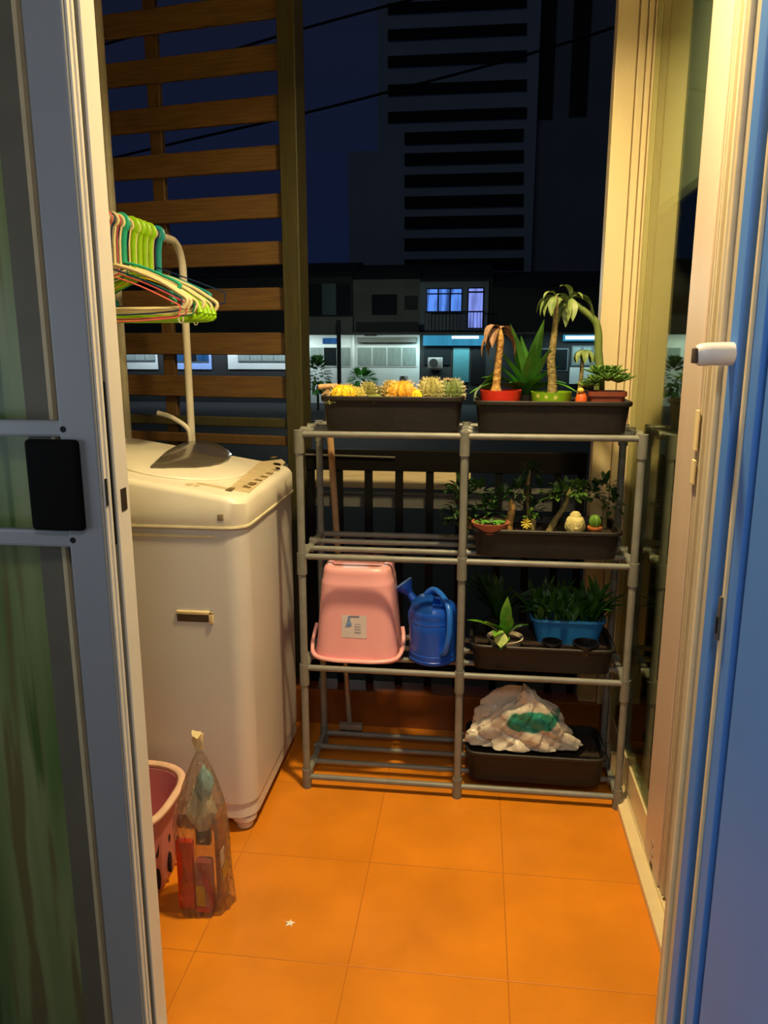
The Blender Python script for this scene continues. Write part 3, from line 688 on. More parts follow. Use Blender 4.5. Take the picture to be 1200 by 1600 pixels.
# curved stem plant on the right, behind
yc = 2.335
c = P(936, 640, yc); t = thing('potted_adenium', 'plant with thick curved green stem bending left beside the cream jamb', 'potted plant', (c.x, yc, ZT), 'desert plants on the top tier')
pot(t, c, ZT, .03, .034, .07, M_blkpot)
stem(t, [(c.x, yc, ZT+.06), P(938, 590, yc), P(935, 550, yc), P(935, 522, yc), P(931, 504, yc), P(918, 490, yc), P(900, 476, yc), P(890, 468, yc)], [.014, .0125, .012, .011, .0105, .010, .0095, .009, .0085], M_gstem, knob=.05)
bm = NB(); top = P(891, 467, yc)
for dx, dz, L, dy in ((-1, .3, .085, -.3), (-.6, .1, .095, -.6), (-.2, -.1, .095, -.6), (.1, .0, .08, -.7), (1, .8, .105, -.2), (.8, 1, .10, .3), (-.2, 2.2, .06, -.1), (-.9, .9, .09, .2), (.5, 1.6, .05, -.3), (-.5, .5, .09, -.4)):
    leaf(bm, top, (dx, dy, dz), L, .030, droop=2.9, fold=.4, seg=8)
obj('foliage', bm, M_pale, t)
# small shrivelled rosette behind
yc = 2.35
c = P(902, 630, yc); t = thing('potted_adenium', 'small wilted plant standing behind the brown pot of rosettes', 'potted plant', (c.x, yc, ZT), 'desert plants on the top tier')
pot(t, c, ZT, .015, .019, .07, M_blkpot)
stem(t, [(c.x, yc, ZT+.06), P(908, 590, yc), P(910, 560, yc), P(913, 548, yc)], [.007, .006, .0055, .005], M_barkg)
bm = NB(); top = P(913, 548, yc)
for k in range(8):
    a = 2*PI*k/8; leaf(bm, top, (math.cos(a), math.sin(a), .7), .055, .02, droop=3.6, fold=.4, seg=7)
obj('foliage', bm, M_pale, t)
# big agave behind red and green pots
ya = 2.325
c = P(822, 640, ya); t = thing('potted_agave', 'large green sword leaved plant behind the red and green pots', 'potted plant', (c.x, ya, ZT), None)
pot(t, c, ZT, .03, .037, .086, M_blkpot)
bm = NB(); o0 = Vector((c.x, ya, ZT+.078))
for (tx, ty, dr, w) in ((800, 512, .25, .036), (848, 505, .3, .036), (815, 530, .2, .036), (870, 566, .8, .034), (760, 578, .9, .036), (738, 590, 1.3, .034), (898, 590, 1.3, .03), (835, 540, .2, .036), (782, 545, .5, .034), (858, 545, .4, .03), (828, 560, .2, .034), (845, 585, 1., .036), (800, 590, 1., .036), (770, 560, .6, .034), (880, 585, 1.1, .03)):
    tip = P(tx, ty, ya-.05+random.uniform(-.05, .04)); d = tip-o0; L = d.length
    leaf(bm, o0, d.normalized()+Vector((0, 0, dr*.42)), L*1.06, w*1.3, droop=dr, fold=.35, seg=9, shape=.35)
obj('foliage', bm, M_agave, t)
# leafy green plant on the left edge with an arching leaf
yl = 2.335
c = P(757, 640, yl); t = thing('potted_aloe', 'small plant with one broad green leaf and an arching dark leaf beside the red pot', 'potted plant', (c.x, yl, ZT))
pot(t, c, ZT, .014, .016, .06, M_blkpot)
bm = NB(); o0 = Vector((c.x, yl, ZT+.05))
leaf(bm, o0, P(766, 592, yl-.02)-o0, .11, .05, droop=.4, fold=.3, seg=8)
leaf(bm, o0, (-.5, -.05, 1), .075, .03, droop=.9, fold=.3, seg=8)
obj('foliage', bm, pm('yellow_green_leaf', (120, 160, 40), .45, rgb2=(90, 140, 34), scale=20), t)
bm = NB(); tube(bm, smoothpath([P(742, 622, 2.24), P(744, 612, 2.25), P(756, 600, 2.27), P(775, 594, 2.29), P(792, 593, 2.29)], 5), [.004]*16+[.003, .0025, .002, .0015, .001], seg=8, flat=.5); obj('arching_leaf', bm, M_fol, t)
# brown rectangular pot of rosettes
yr = 2.246
a = P(917, 640, yr); b = P(974, 640, yr); cx = (a.x+b.x)/2
t = thing('potted_succulent', 'brown pot of dark green succulent rosettes at the right end of the top tier', 'potted plant', (cx, yr, ZT))
bm = NB(); hw = (b.x-a.x)/2*1.0
rings = [sring(cx, yr, ZT, hw*.86, .036, 6), sring(cx, yr, ZT+.088, hw*.97, .041, 6), sring(cx, yr, ZT+.089, hw*1.06, .044, 6), sring(cx, yr, ZT+.102, hw*1.06, .044, 6), sring(cx, yr, ZT+.102, hw*.98, .040, 6), sring(cx, yr, ZT+.09, hw*.95, .038, 6)]
loft(bm, rings); obj('pot', bm, M_terra, t)
bm = NB()
for (rx, ry, rz, s) in ((-.030, -.01, .118, .045), (.0, -.02, .125, .045), (.03, -.01, .12, .042), (.014, .02, .14, .05), (-.02, .02, .14, .05), (-.052, -.012, .105, .04), (.045, .015, .125, .04)):
    for ringi, (el, n, L) in enumerate(((.15, 9, 1), (.6, 7, .8), (1.1, 5, .55))):
        for k in range(n):
            th = 2*PI*(k+.5*ringi)/n
            fleshy(bm, (cx+rx, yr+ry, ZT+rz+.006), (math.cos(th)*math.cos(el), math.sin(th)*math.cos(el), math.sin(el)+.25), s*L, s*.30, droop=.1, thick=.4, seg=5)
obj('foliage', bm, M_rose, t)
# tiny orange ornament beside it
c = P(908, 628, 2.222); t = thing('garden_ornament', 'tiny orange and yellow ornament between green pot and brown pot', 'ornament', (c.x, 2.222, ZT))
bm = NB(); lathe(bm, [(.012, 0), (.016, .06), (.016, .085), (.010, .098), (.003, .102)], (c.x, 2.222, ZT), 16); obj('body', bm, pm('orange_ceramic', (214, 96, 36), .4), t)
bm = NB(); blob(bm, (c.x-.003, 2.216, ZT+.104), .010, .010, .008); obj('head', bm, pm('yellow_ceramic', (230, 190, 80), .4), t)

# ------------------------------------------------------------------ second tier plants
Z2 = LV[1]+ZB+.084*.72
def leafcloud(bm, c, rx, ry, rz, n, L, w, droop=.8):
    for i in range(n):
        a = random.uniform(0, 2*PI); e = random.uniform(-.5, 1.3); rr = random.uniform(.35, 1)
        d = Vector((math.cos(a)*math.cos(e), math.sin(a)*math.cos(e), math.sin(e)))
        leaf(bm, Vector(c)+Vector((d.x*rx*rr, d.y*ry*rr, d.z*rz*rr)), d+Vector((0, 0, .3)), L*random.uniform(.7, 1.2), w, droop=droop, seg=4)
def bonsai(label, px, Y, trunk, rs, clouds, mat, bark, z0, n=40, L=.03, w=.014, cat='bonsai', grp='bonsai plants on the second tier'):
    p0 = P(px, 800, Y); base = Vector((p0.x, Y, z0))
    t = thing('bonsai_plant', label, cat, base, grp)
    pts = [base-Vector((0, 0, .003))]+[P(x, y, Y+dy) for x, y, dy in trunk]
    stem(t, pts, rs, bark, knob=.05)
    bm = NB()
    for (x, y, dy, rx, rz) in clouds: leafcloud(bm, P(x, y, Y+dy), rx, rx*.9, rz, n, L, w)
    obj('foliage', bm, mat, t); return t
bowl_c = P(766, 826, 2.222)
t = thing('clay_bowl', 'shallow terracotta bowl of tiny bright green plants on the second tier', 'bowl', (bowl_c.x, 2.222, Z2))
bm = NB(); lathe(bm, [(.03, 0), (.048, .02), (.054, .034), (.056, .038), (.051, .038), (.046, .026)], (bowl_c.x, 2.222, Z2), 28); obj('bowl', bm, pm('terracotta', (176, 104, 72), .6, var=.08), t)
bm = NB(); lathe(bm, [(.047, .03), (.01, .034)], (bowl_c.x, 2.222, Z2), 20); obj('soil', bm, M_soil, t)
bm = NB()
for i in range(46):
    a = random.uniform(0, 2*PI); r_ = random.uniform(0, .04)
    leaf(bm, (bowl_c.x+r_*math.cos(a), 2.222+r_*math.sin(a), Z2+.032), (math.cos(a), math.sin(a), 1.4), .018, .011, droop=1.2, seg=4)
obj('foliage', bm, pm('bright_sprout', (110, 180, 70), .45), t)
bonsai('bushy bonsai spilling left past the middle post on the second tier', 738, 2.30, [(735, 812, 0), (728, 800, -.02), (722, 780, -.02)], [.012, .010, .008, .005],
       [(715, 790, -.03, .035, .05), (722, 765, -.02, .045, .025), (712, 815, -.03, .03, .04), (748, 770, -.02, .04, .03)], M_fol, M_bark, Z2, 44, .034, .016)
bonsai('bonsai with thick pale trunk behind the terracotta bowl', 794, 2.27, [(796, 812, 0), (800, 795, 0), (797, 780, 0)], [.015, .013, .010, .006],
       [(790, 775, 0, .045, .02), (752, 805, .02, .045, .04), (810, 768, .02, .035, .02), (770, 800, 0, .03, .02)], M_fol, M_bark, Z2, 34, .03, .015)
bonsai('small bonsai with a slanting trunk in the middle of the second tier', 858, 2.26, [(868, 812, 0), (880, 795, 0), (888, 775, 0), (890, 762, 0)], [.011, .009, .008, .006, .004],
       [(886, 772, 0, .04, .022), (868, 776, 0, .03, .018), (905, 765, .02, .03, .02)], M_jade, M_barkg, Z2, 30, .032, .016)
bonsai('tall dim twin stemmed plant at the back of the second tier', 826, 2.34, [(826, 800, 0), (824, 770, 0), (828, 735, 0)], [.008, .007, .006, .004],
       [(826, 800, 0, .05, .04), (842, 775, 0, .02, .05), (830, 735, 0, .025, .02)], M_fol, M_barkg, Z2, 26, .03, .014)
bonsai('dark leafy plant at the back right of the second tier', 945, 2.34, [(945, 800, 0), (944, 780, 0)], [.008, .007, .005],
       [(945, 765, 0, .035, .04), (925, 775, 0, .03, .03), (958, 790, 0, .02, .04)], M_fol, M_barkg, Z2, 34, .03, .014)
c = P(824, 815, 2.215); t = thing('flowering_plant', 'little plant with a yellow flower beside the terracotta bowl', 'potted plant', (c.x, 2.215, Z2))
stem(t, [(c.x+.01, 2.215, Z2-.002), P(832, 822, 2.215), P(834, 812, 2.215)], [.010, .010, .007], M_barkg)
bm = NB()
for k in range(9):
    a = 2*PI*k/9; fleshy(bm, P(822, 817, 2.205), (math.cos(a), -.5, math.sin(a)), .018, .011, droop=.2, seg=4)
obj('flower', bm, pm('yellow_petals', (224, 206, 70), .5), t)
bm = NB(); leafcloud(bm, P(826, 806, 2.22), .018, .016, .008, 14, .018, .012); obj('foliage', bm, M_jade, t)
# stone head
c = P(898, 828, 2.215); t = thing('stone_head', 'pale yellow stone head figurine on the second tier', 'figurine', (c.x, 2.215, Z2))
M_stone = pm('pale_stone', (206, 194, 128), .8, var=.15, scale=60, bump=.4)
bm = NB(); lathe(bm, [(.023, 0), (.0245, .005), (.0215, .011), (.0255, .022), (.0275, .036), (.0265, .048), (.0225, .057), (.0165, .062), (.0155, .068), (.009, .075)], (c.x, 2.215, Z2), 24); obj('head', bm, M_stone, t)
bm = NB()
for s in (-1, 1):
    blob(bm, (c.x+s*.0255, 2.215, Z2+.032), .004, .006, .012, seg=10, rings=8)
obj('ears', bm, M_stone, t)
bm = NB(); tube(bm, [(c.x, 2.192, Z2+.04), (c.x, 2.187, Z2+.029)], [.002, .0042], seg=8)
for s in (-1, 1): blob(bm, (c.x+s*.009, 2.193, Z2+.039), .0055, .003, .0018, seg=10, rings=6)
blob(bm, (c.x, 2.1925, Z2+.021), .008, .003, .002, seg=10, rings=6); obj('face', bm, M_stone, t)
c = P(929, 825, 2.22); t = thing('grafted_cactus', 'little green cactus in an orange pot at the right of the stone head', 'cactus', (c.x, 2.22, Z2))
bm = NB(); lathe(bm, [(.014, 0), (.019, .024), (.021, .026), (.021, .031), (.017, .031)], (c.x, 2.22, Z2), 20); obj('pot', bm, pm('orange_clay', (190, 110, 54), .6), t)
bm = NB(); blob(bm, (c.x, 2.22, Z2+.046), .018, .018, .021, ribs=8, depth=.2, seg=32, rings=10); obj('stem', bm, pm('cactus_mid_green', (88, 130, 36), .5, var=.1, scale=40), t)

# ------------------------------------------------------------------ third tier right
Z3 = LV[2]+ZB+.012; ZS3 = LV[2]+ZB+.082*.72
c = P(789, 1000, 2.235); t = thing('potted_pothos', 'bright green variegated plant in a pale round pot on the third tier', 'potted plant', (c.x, 2.235, ZS3))
bm = NB(); lathe(bm, [(.042, 0), (.054, .03), (.056, .033), (.051, .033), (.047, .022)], (c.x, 2.235, ZS3), 28); obj('pot', bm, pm('pale_pot', (196, 186, 160), .5), t)
bm = NB(); lathe(bm, [(.049, .024), (.01, .026)], (c.x, 2.235, ZS3), 20); obj('soil', bm, M_soil, t)
M_var = pm('variegated_leaf', (122, 176, 60), .35, rgb2=(66, 130, 36), scale=34, coat=.2)
bm = NB(); o0 = Vector((c.x, 2.235, ZS3+.03))
for (tx, ty, tyy, w, dr) in ((735, 963, 2.19, .034, .7), (793, 935, 2.22, .038, .2), (760, 968, 2.17, .045, .6), (822, 972, 2.22, .034, .8), (782, 1008, 2.16, .042, 1.6), (774, 985, 2.15, .05, 1.), (796, 960, 2.2, .045, .6)):
    d = P(tx, ty, tyy)-o0; leaf(bm, o0, d.normalized()+Vector((0, 0, dr*.45)), max(d.length*1.05, .07), w, droop=dr, fold=.3, seg=8)
obj('foliage', bm, M_var, t)
bm = NB(); leaf(bm, P(783, 985, 2.17), (.0, -.45, -.9), .05, .042, droop=.2, fold=.35, seg=7, upd=Vector((0, 1, 0))); obj('pale_leaf', bm, pm('cream_green_leaf', (214, 222, 150), .3, rgb2=(130, 176, 70), scale=30), t)
# blue pot
yb = 2.318; a = P(826, 990, yb).x; b = P(944, 990, yb).x; cx = (a+b)/2; hw = (b-a)/2
t = thing('potted_fern', 'dense dark green plant in a long blue pot on the third tier', 'potted plant', (cx, yb, ZS3))
bm = NB(); loft(bm, [sring(cx, yb, ZS3, hw*.8, .045, 5), sring(cx, yb, ZS3+.072, hw*.96, .055, 5), sring(cx, yb, ZS3+.073, hw, .058, 5), sring(cx, yb, ZS3+.08, hw, .058, 5), sring(cx, yb, ZS3+.08, hw*.93, .053, 5), sring(cx, yb, ZS3+.07, hw*.9, .05, 5)])
obj('pot', bm, pm('sky_blue_pot', (40, 118, 190), .4, var=.05), t)
bm = NB()
for i in range(130):
    a_ = random.uniform(0, 2*PI); x = cx+random.uniform(-1, 1)*hw*.85; y = yb+random.uniform(-1, 1)*.045
    leaf(bm, (x, y, ZS3+.068), (math.cos(a_)*.4+(x-cx)*3, math.sin(a_)*.4, 1.1), random.uniform(.07, .15), .022, droop=random.uniform(.5, 1.5), seg=6)
obj('foliage', bm, pm('fern_green', (58, 110, 28), .5, rgb2=(36, 78, 20), scale=30), t)
t = thing('potted_fern', 'tall dim leafy plant at the back left of the third tier', 'potted plant', P(775, 1000, 2.35)*1)
c = P(775, 1000, 2.345); t.location = (c.x, 2.345, ZS3)
pot(t, c, ZS3, .03, .04, .05, M_blkpot)
bm = NB()
for i in range(60):
    a_ = random.uniform(0, 2*PI); leaf(bm, (c.x, 2.345, ZS3+.045), (math.cos(a_)*.6+.15, math.sin(a_)*.3, 1.2), random.uniform(.09, .19), .026, droop=random.uniform(.5, 1.3), seg=6)
obj('foliage', bm, M_fol, t)
for px, lab in ((862, 'empty black nursery pot in front of the blue pot'), (915, 'empty black nursery pot at the right end of the third tier')):
    c = P(px, 1012, 2.215); t = thing('nursery_pot', lab, 'pot', (c.x, 2.215, ZS3), 'empty black pots on the third tier')
    bm = NB(); w = .029 if px < 900 else .037
    lathe(bm, [(w*.8, 0), (w, .026), (w*1.08, .027), (w*1.08, .033), (w*.95, .033), (w*.78, .006)], (c.x, 2.215, ZS3), 24); obj('pot', bm, pm('black_pot_glossy', (22, 22, 24), .25), t)

# ------------------------------------------------------------------ white plastic bag, lowest tier
ZL = LV[3]+ZB+.10
def crumple(bm, cx, cyy, z0, hw, hd, h, seed, prof, seg=64, rings=22, amp=.16, zv=1., cr_=0.):
    random.seed(seed); ph = [random.uniform(0, 6.28) for _ in range(12)]; rr = []
    for i in range(rings+1):
        s = i/rings; row = []
        for k in range(seg):
            a = 2*PI*k/seg; q = prof(s)
            w = 1+amp*(.5*math.sin(3*a+ph[0]+s*4)+.35*math.sin(5*a+ph[1]-s*6)+.28*abs(math.sin(7*a+ph[2]+s*9))+.2*math.sin(13*a+ph[3]+s*17)+.12*math.sin(23*a+ph[4]-s*21))
            w -= cr_*(1-abs(math.sin(4*a+ph[7]+3.2*s+.8*math.sin(9*s+ph[8]))))**4+cr_*.7*(1-abs(math.sin(6*a+ph[9]-5*s)))**5
            z = z0+h*s*(1+zv*(.12*math.sin(2*a+ph[5])+.08*math.sin(5*a+ph[6])*s))
            row.append(Vector((cx+hw*q*w*math.cos(a), cyy+hd*q*w*math.sin(a), max(z0, z))))
        rr.append(row)
    loft(bm, rr)
def bagmat():
    m = pm('white_crinkled_plastic', (226, 218, 200), .28, var=.05, scale=14, bump=.5, bscale=45); nt = m.node_tree; N = nt.nodes; L = nt.links; b = N['Principled BSDF']
    tc = N.new('ShaderNodeTexCoord'); mp = N.new('ShaderNodeMapping'); nz = N.new('ShaderNodeTexNoise'); nz.inputs['Scale'].default_value = 14; nz.inputs['Detail'].default_value = 2
    sp = N.new('ShaderNodeVectorMath'); sp.operation = 'SUBTRACT'; sp.inputs[1].default_value = (.028, -.03, .092)
    L.new(tc.outputs['Object'], sp.inputs[0]); L.new(sp.outputs[0], mp.inputs[0]); mp.inputs['Scale'].default_value = (12, 3, 27); mp.inputs['Rotation'].default_value = (0, R(-8), 0)
    ln = N.new('ShaderNodeVectorMath'); ln.operation = 'LENGTH'; L.new(mp.outputs[0], ln.inputs[0])
    L.new(tc.outputs['Object'], nz.inputs['Vector']); ad = N.new('ShaderNodeMath'); ad.operation = 'ADD'; L.new(ln.outputs['Value'], ad.inputs[0])
    mu = N.new('ShaderNodeMath'); mu.operation = 'MULTIPLY'; mu.inputs[1].default_value = 1.6; L.new(nz.outputs['Fac'], mu.inputs[0]); L.new(mu.outputs[0], ad.inputs[1])
    r = N.new('ShaderNodeValToRGB'); r.color_ramp.elements[0].position = .0; r.color_ramp.elements[0].color = (1, 1, 1, 1); r.color_ramp.elements[1].color = (0, 0, 0, 1)
    dv_ = N.new('ShaderNodeMath'); dv_.operation = 'DIVIDE'; dv_.inputs[1].default_value = 3; L.new(ad.outputs[0], dv_.inputs[0])
    r.color_ramp.elements[0].position = .52; r.color_ramp.elements[1].position = .58; L.new(dv_.outputs[0], r.inputs[0])
    mx = N.new('ShaderNodeMix'); mx.data_type = 'RGBA'; L.new(r.outputs[0], mx.inputs['Factor']); src = b.inputs['Base Color'].links[0].from_socket
    L.new(src, mx.inputs['A']); mx.inputs['B'].default_value = lin((44, 150, 126)); L.new(mx.outputs['Result'], b.inputs['Base Color'])
    tr_ = N.new('ShaderNodeBsdfTransparent'); m2 = N.new('ShaderNodeMixShader'); m2.inputs[0].default_value = .12
    L.new(b.outputs[0], m2.inputs[1]); L.new(tr_.outputs[0], m2.inputs[2]); L.new(m2.outputs[0], N['Material Output'].inputs['Surface']); return m
bt = thing('plastic_bag', 'crumpled white plastic bag with green print on the lowest tier', 'plastic bag', (.165, 2.27, ZL))
bm = NB(); a = P(728, 1170, 2.2).x; b = P(905, 1170, 2.2).x
crumple(bm, (a+b)/2, 2.275, ZL+.002, (b-a)/2*1.0, .08, .15, 11, lambda s: (1-.42*s) if s < .75 else (1-.42*s)*math.sqrt(max(.0004, 1-((s-.75)/.25)**2)), seg=120, rings=40, amp=.15, zv=1.5, cr_=.16)
obj('bag', bm, bagmat(), bt, ang=25)
bm = NB(); random.seed(3); c = P(824, 1090, 2.25); crumple(bm, c.x, 2.25, ZL+.12, .036, .025, .06, 5, lambda s: 1-.45*s, seg=32, rings=10, amp=.3); obj('bag_knot', bm, MATS['white_crinkled_plastic'], bt, ang=25)

# ------------------------------------------------------------------ pink bucket (upside down)
zb0 = LV[2]+.0105
bk = thing('bucket', 'pink square bucket turned upside down on the third tier', 'bucket', (-.362, 2.30, zb0))
cx, cyy = -.357, 2.305
bm = NB()
H_ = .284
rings = []
for s, f in ((0.0, 1.0), (.25, .955), (.5, .91), (.8, .862), (.83, .855), (.845, .835), (.93, .815), (.965, .80), (.985, .77), (1.0, .71)):
    rings.append(sring(cx, cyy, zb0+.012+s*H_, .131*f, .112*f, 5 if s < .8 else 4.4, 56))
rings.append(sring(cx, cyy, zb0+.012+H_-.001, .131*.62, .112*.62, 4, 56)); rings.append(sring(cx, cyy, zb0+.012+H_-.008, .131*.60, .112*.60, 4, 56))
inner = [sring(cx, cyy, zb0+.012+s*(H_-.016), .131*f-.003, .112*f-.003, 5, 56) for s, f in ((1, .72), (.8, .855), (0, 1.))]
loft(bm, rings+inner, cap0=False, cap1=False)
bm.faces.ensure_lookup_table()
vs = rings[-1]; bm.faces.new([bm.verts.new(v) for v in vs]); bm.faces.new([bm.verts.new(v) for v in inner[0]])
obj('body', bm, M_pink, bk, ang=30)
bm = NB(); tube(bm, sring(cx, cyy, zb0+.007, .134, .115, 5, 56), .0062, seg=8, closed=True); obj('rim', bm, M_pink, bk)
bm = NB()
pth = [(cx-.138, cyy-.005, zb0+.085), (cx-.143, cyy-.02, zb0+.06), (cx-.143, cyy-.06, zb0+.03), (cx-.125, cyy-.105, zb0+.016), (cx-.07, cyy-.127, zb0+.0125), (cx, cyy-.129, zb0+.012), (cx+.07, cyy-.127, zb0+.0125), (cx+.125, cyy-.105, zb0+.016), (cx+.143, cyy-.06, zb0+.03), (cx+.143, cyy-.02, zb0+.06), (cx+.138, cyy-.005, zb0+.085)]
tube(bm, smoothpath(pth, 6), .0062, seg=10, flat=.9); obj('handle', bm, pm('pink_handle', (244, 178, 178), .32, var=.03), bk)
# label on the front
def wallpt(u, s):
    f = 1-.345*s*.5 if False else (1.0+(-.18)*s)
    return Vector((cx+u, cyy-.112*f*(max(0., 1-abs(u/(.131*f))**5))**.2-.0008, zb0+.012+s*H_))
u0 = P(533, 985, 2.19).x-cx; u1 = P(572, 985, 2.19).x-cx
bm = NB(); nx, nz_ = 8, 6
grid = [[bm.verts.new(wallpt(u0+(u1-u0)*i/nx, .24+.25*j/nz_)) for i in range(nx+1)] for j in range(nz_+1)]
for j in range(nz_):
    for i in range(nx): bm.faces.new((grid[j][i], grid[j][i+1], grid[j+1][i+1], grid[j+1][i]))
obj('label', bm, pm('label_paper', (214, 204, 206), .5, var=.04), bk)
bm = NB(); p0 = wallpt(u0+(u1-u0)*.14, .36); q = [(0, 0), (.019, .002), (.021, .010), (.016, .022), (.016, .034), (.009, .034), (.009, .022), (.004, .012)]
prism(bm, [p0+Vector((x, -.0006, z)) for x, z in q], (0, -.0004, 0)); obj('label_picture', bm, pm('label_blue', (70, 110, 180), .5, rgb2=(150, 180, 214), scale=90), bk, smooth=False)
bm = NB(); p1 = wallpt(u0+(u1-u0)*.3, .475)
box(bm, p1.x, p1.x+.032, p1.y-.0014, p1.y-.0009, p1.z, p1.z+.003)
p2 = wallpt(u0+(u1-u0)*.52, .30)
for i in range(4): box(bm, p2.x, p2.x+.02, p2.y-.0012-.00*i, p2.y-.0008, p2.z+i*.009, p2.z+i*.009+.0016)
obj('label_lines', bm, pm('label_ink', (110, 120, 150), .5), bk, smooth=False)

# ------------------------------------------------------------------ watering can
c = P(676, 1040, 2.26); cx, cyy, z0 = c.x, 2.262, zb0
wc = thing('watering_can', 'blue plastic watering can beside the pink bucket', 'watering can', (cx, cyy, z0))
bm = NB(); prof = [(.069, 0), (.074, .004), (.0755, .012), (.0735, .014), (.0745, .03), (.073, .032), (.075, .10), (.075, .125), (.0738, .128), (.0755, .132), (.0738, .136), (.0745, .145), (.0738, .148), (.075, .152), (.073, .166), (.066, .178), (.05, .186)]
lathe(bm, prof, (cx, cyy, z0), 40, cap1=False)
rv = [Vector((cx+.05*math.cos(2*PI*k/40), cyy+.05*math.sin(2*PI*k/40), z0+.186)) for k in range(40)]
ri = [Vector((cx+.02+.028*math.cos(2*PI*k/40), cyy-.012+.026*math.sin(2*PI*k/40), z0+.189)) for k in range(40)]
rd = [p+Vector((0, 0, -.03)) for p in ri]
loft(bm, [rv, ri, rd], cap0=False); obj('body', bm, M_bluep, wc, ang=30)
bm = NB(); n = 17
dome = [[Vector((cx+rr*math.cos(PI*.5+PI*k/(n-1)), cyy+rr*math.sin(PI*.5+PI*k/(n-1))*1., z0+zz)) for k in range(n)] for rr, zz in ((.0735, .160), (.068, .182), (.05, .199), (.02, .205), (.001, .206))]
loft(bm, dome, closed=False); bmesh.ops.solidify(bm, geom=bm.faces[:], thickness=.003); obj('hood', bm, pm('blue_plastic_hood', (26, 96, 206), .3, var=.04), wc)
bm = NB(); rose = P(634, 919, 2.36)
sp = smoothpath([(cx-.05, cyy+.03, z0+.05), (cx-.068, cyy+.055, z0+.12), P(650, 944, 2.345), rose], 6); n = len(sp)
tube(bm, sp, [.020-.009*i/(n-1) for i in range(n)], seg=14); obj('spout', bm, M_bluep, wc)
d = (sp[-1]-sp[-3]).normalized()
bm = NB(); tube(bm, [rose-d*.022, rose-d*.006, rose+d*.012, rose+d*.015], [.0115, .021, .034, .034], seg=20); obj('rose', bm, pm('blue_plastic_rose', (30, 78, 190), .35), wc)
bm = NB(); tube(bm, [rose+d*.015, rose+d*.021], [.037, .032], seg=20); obj('rose_plate', bm, M_bluel, wc)
hp = smoothpath([P(666, 946, 2.30), P(667, 930, 2.285), P(679, 922, 2.27), P(693, 934, 2.235), P(702, 955, 2.19), P(702, 990, 2.175), P(697, 1015, 2.178), (cx+.035, cyy-.068, z0+.045)], 6)
bm = NB(); tube(bm, hp, .0095, seg=12, flat=1.25); obj('handle', bm, pm('blue_plastic_handle', (34, 104, 214), .26, var=.03), wc)

# ------------------------------------------------------------------ floor wiper behind the rack
fwz = thing('floor_wiper', 'wooden handled floor wiper leaning behind the rack', 'floor wiper', (-.43, 2.53, 0))
a = Vector((-.432, 2.53, .035)); b = P(513, 640, 2.53)
m_ = a.lerp(b, .30)
bm = NB(); tube(bm, [a, m_], .0095, seg=10); obj('socket', bm, pm('pale_grey_metal', (176, 172, 160), .35, metal=.4), fwz)
bm = NB(); tube(bm, [m_-(b-a).normalized()*.02, b], .0115, seg=12); obj('handle', bm, M_stick, fwz)
bm = NB(); box(bm, -.47, -.385, 2.52, 2.545, .012, .034, bev=.004); obj('head', bm, pm('wiper_head', (160, 150, 130), .5), fwz)
bm = NB(); box(bm, -.468, -.387, 2.529, 2.536, 0, .014); obj('blade', bm, M_dark, fwz)

# ------------------------------------------------------------------ washing machine
WX0, WX1, WY0, WY1 = -1.19, -.602, 1.902, 2.475
wm = thing('washing_machine', 'white top loading washing machine beside the plant rack', 'washing machine', ((WX0+WX1)/2, (WY0+WY1)/2, 0))
bm = NB()
def wring(z, off=0, r=.055): return [Vector((x, y, z)) for x, y in rrect(WX0-off, WX1+off, WY0-off, WY1+off, r)]
loft(bm, [wring(.042, -.01), wring(.05, -.002), wring(.09, -.004), wring(.095, 0), wring(.905, 0), wring(.909, -.004)])
obj('cabinet', bm, M_wmach, wm, ang=30)
bm = NB(); box(bm, WX0+.05, -.68, WY0-.003, WY0+.004, .880, .887, bev=.0015); obj('side_groove', bm, pm('washer_trim', (236, 222, 180), .35), wm)
SL = -.16
def ztop(x): return .985+(x-WX1)*SL
bm = NB()
def tring(off, dz, r=.058): return [Vector((x, y, ztop(x)+dz)) for x, y in rrect(WX0-.004-off, WX1+.004+off, WY0-.004-off, WY1+.004+off, r)]
loft(bm, [wring(.911, .004, .058), wring(.916, .0055, .058), tring(.001, -.016), tring(-.003, -.008), tring(-.009, -.002), tring(-.018, 0)])
obj('top_panel', bm, M_wtop, wm, ang=30)
bm = NB(); loft(bm, [wring(.906, .0035, .058), wring(.906, .0075, .058), wring(.911, .0075, .058), wring(.911, .0035, .058)], cap0=False, cap1=False); obj('seam_bead', bm, pm('washer_trim_line', (240, 228, 190), .35), wm)
def PT(px, py, dz=0):                                    # a sight line met with the sloping top
    r = ray(px, py); t_ = ((.985+dz-WX1*SL)-CH)/(r.z-SL*r.x); return CAMP+r*t_
tn = Vector((-SL, 0, 1)).normalized()
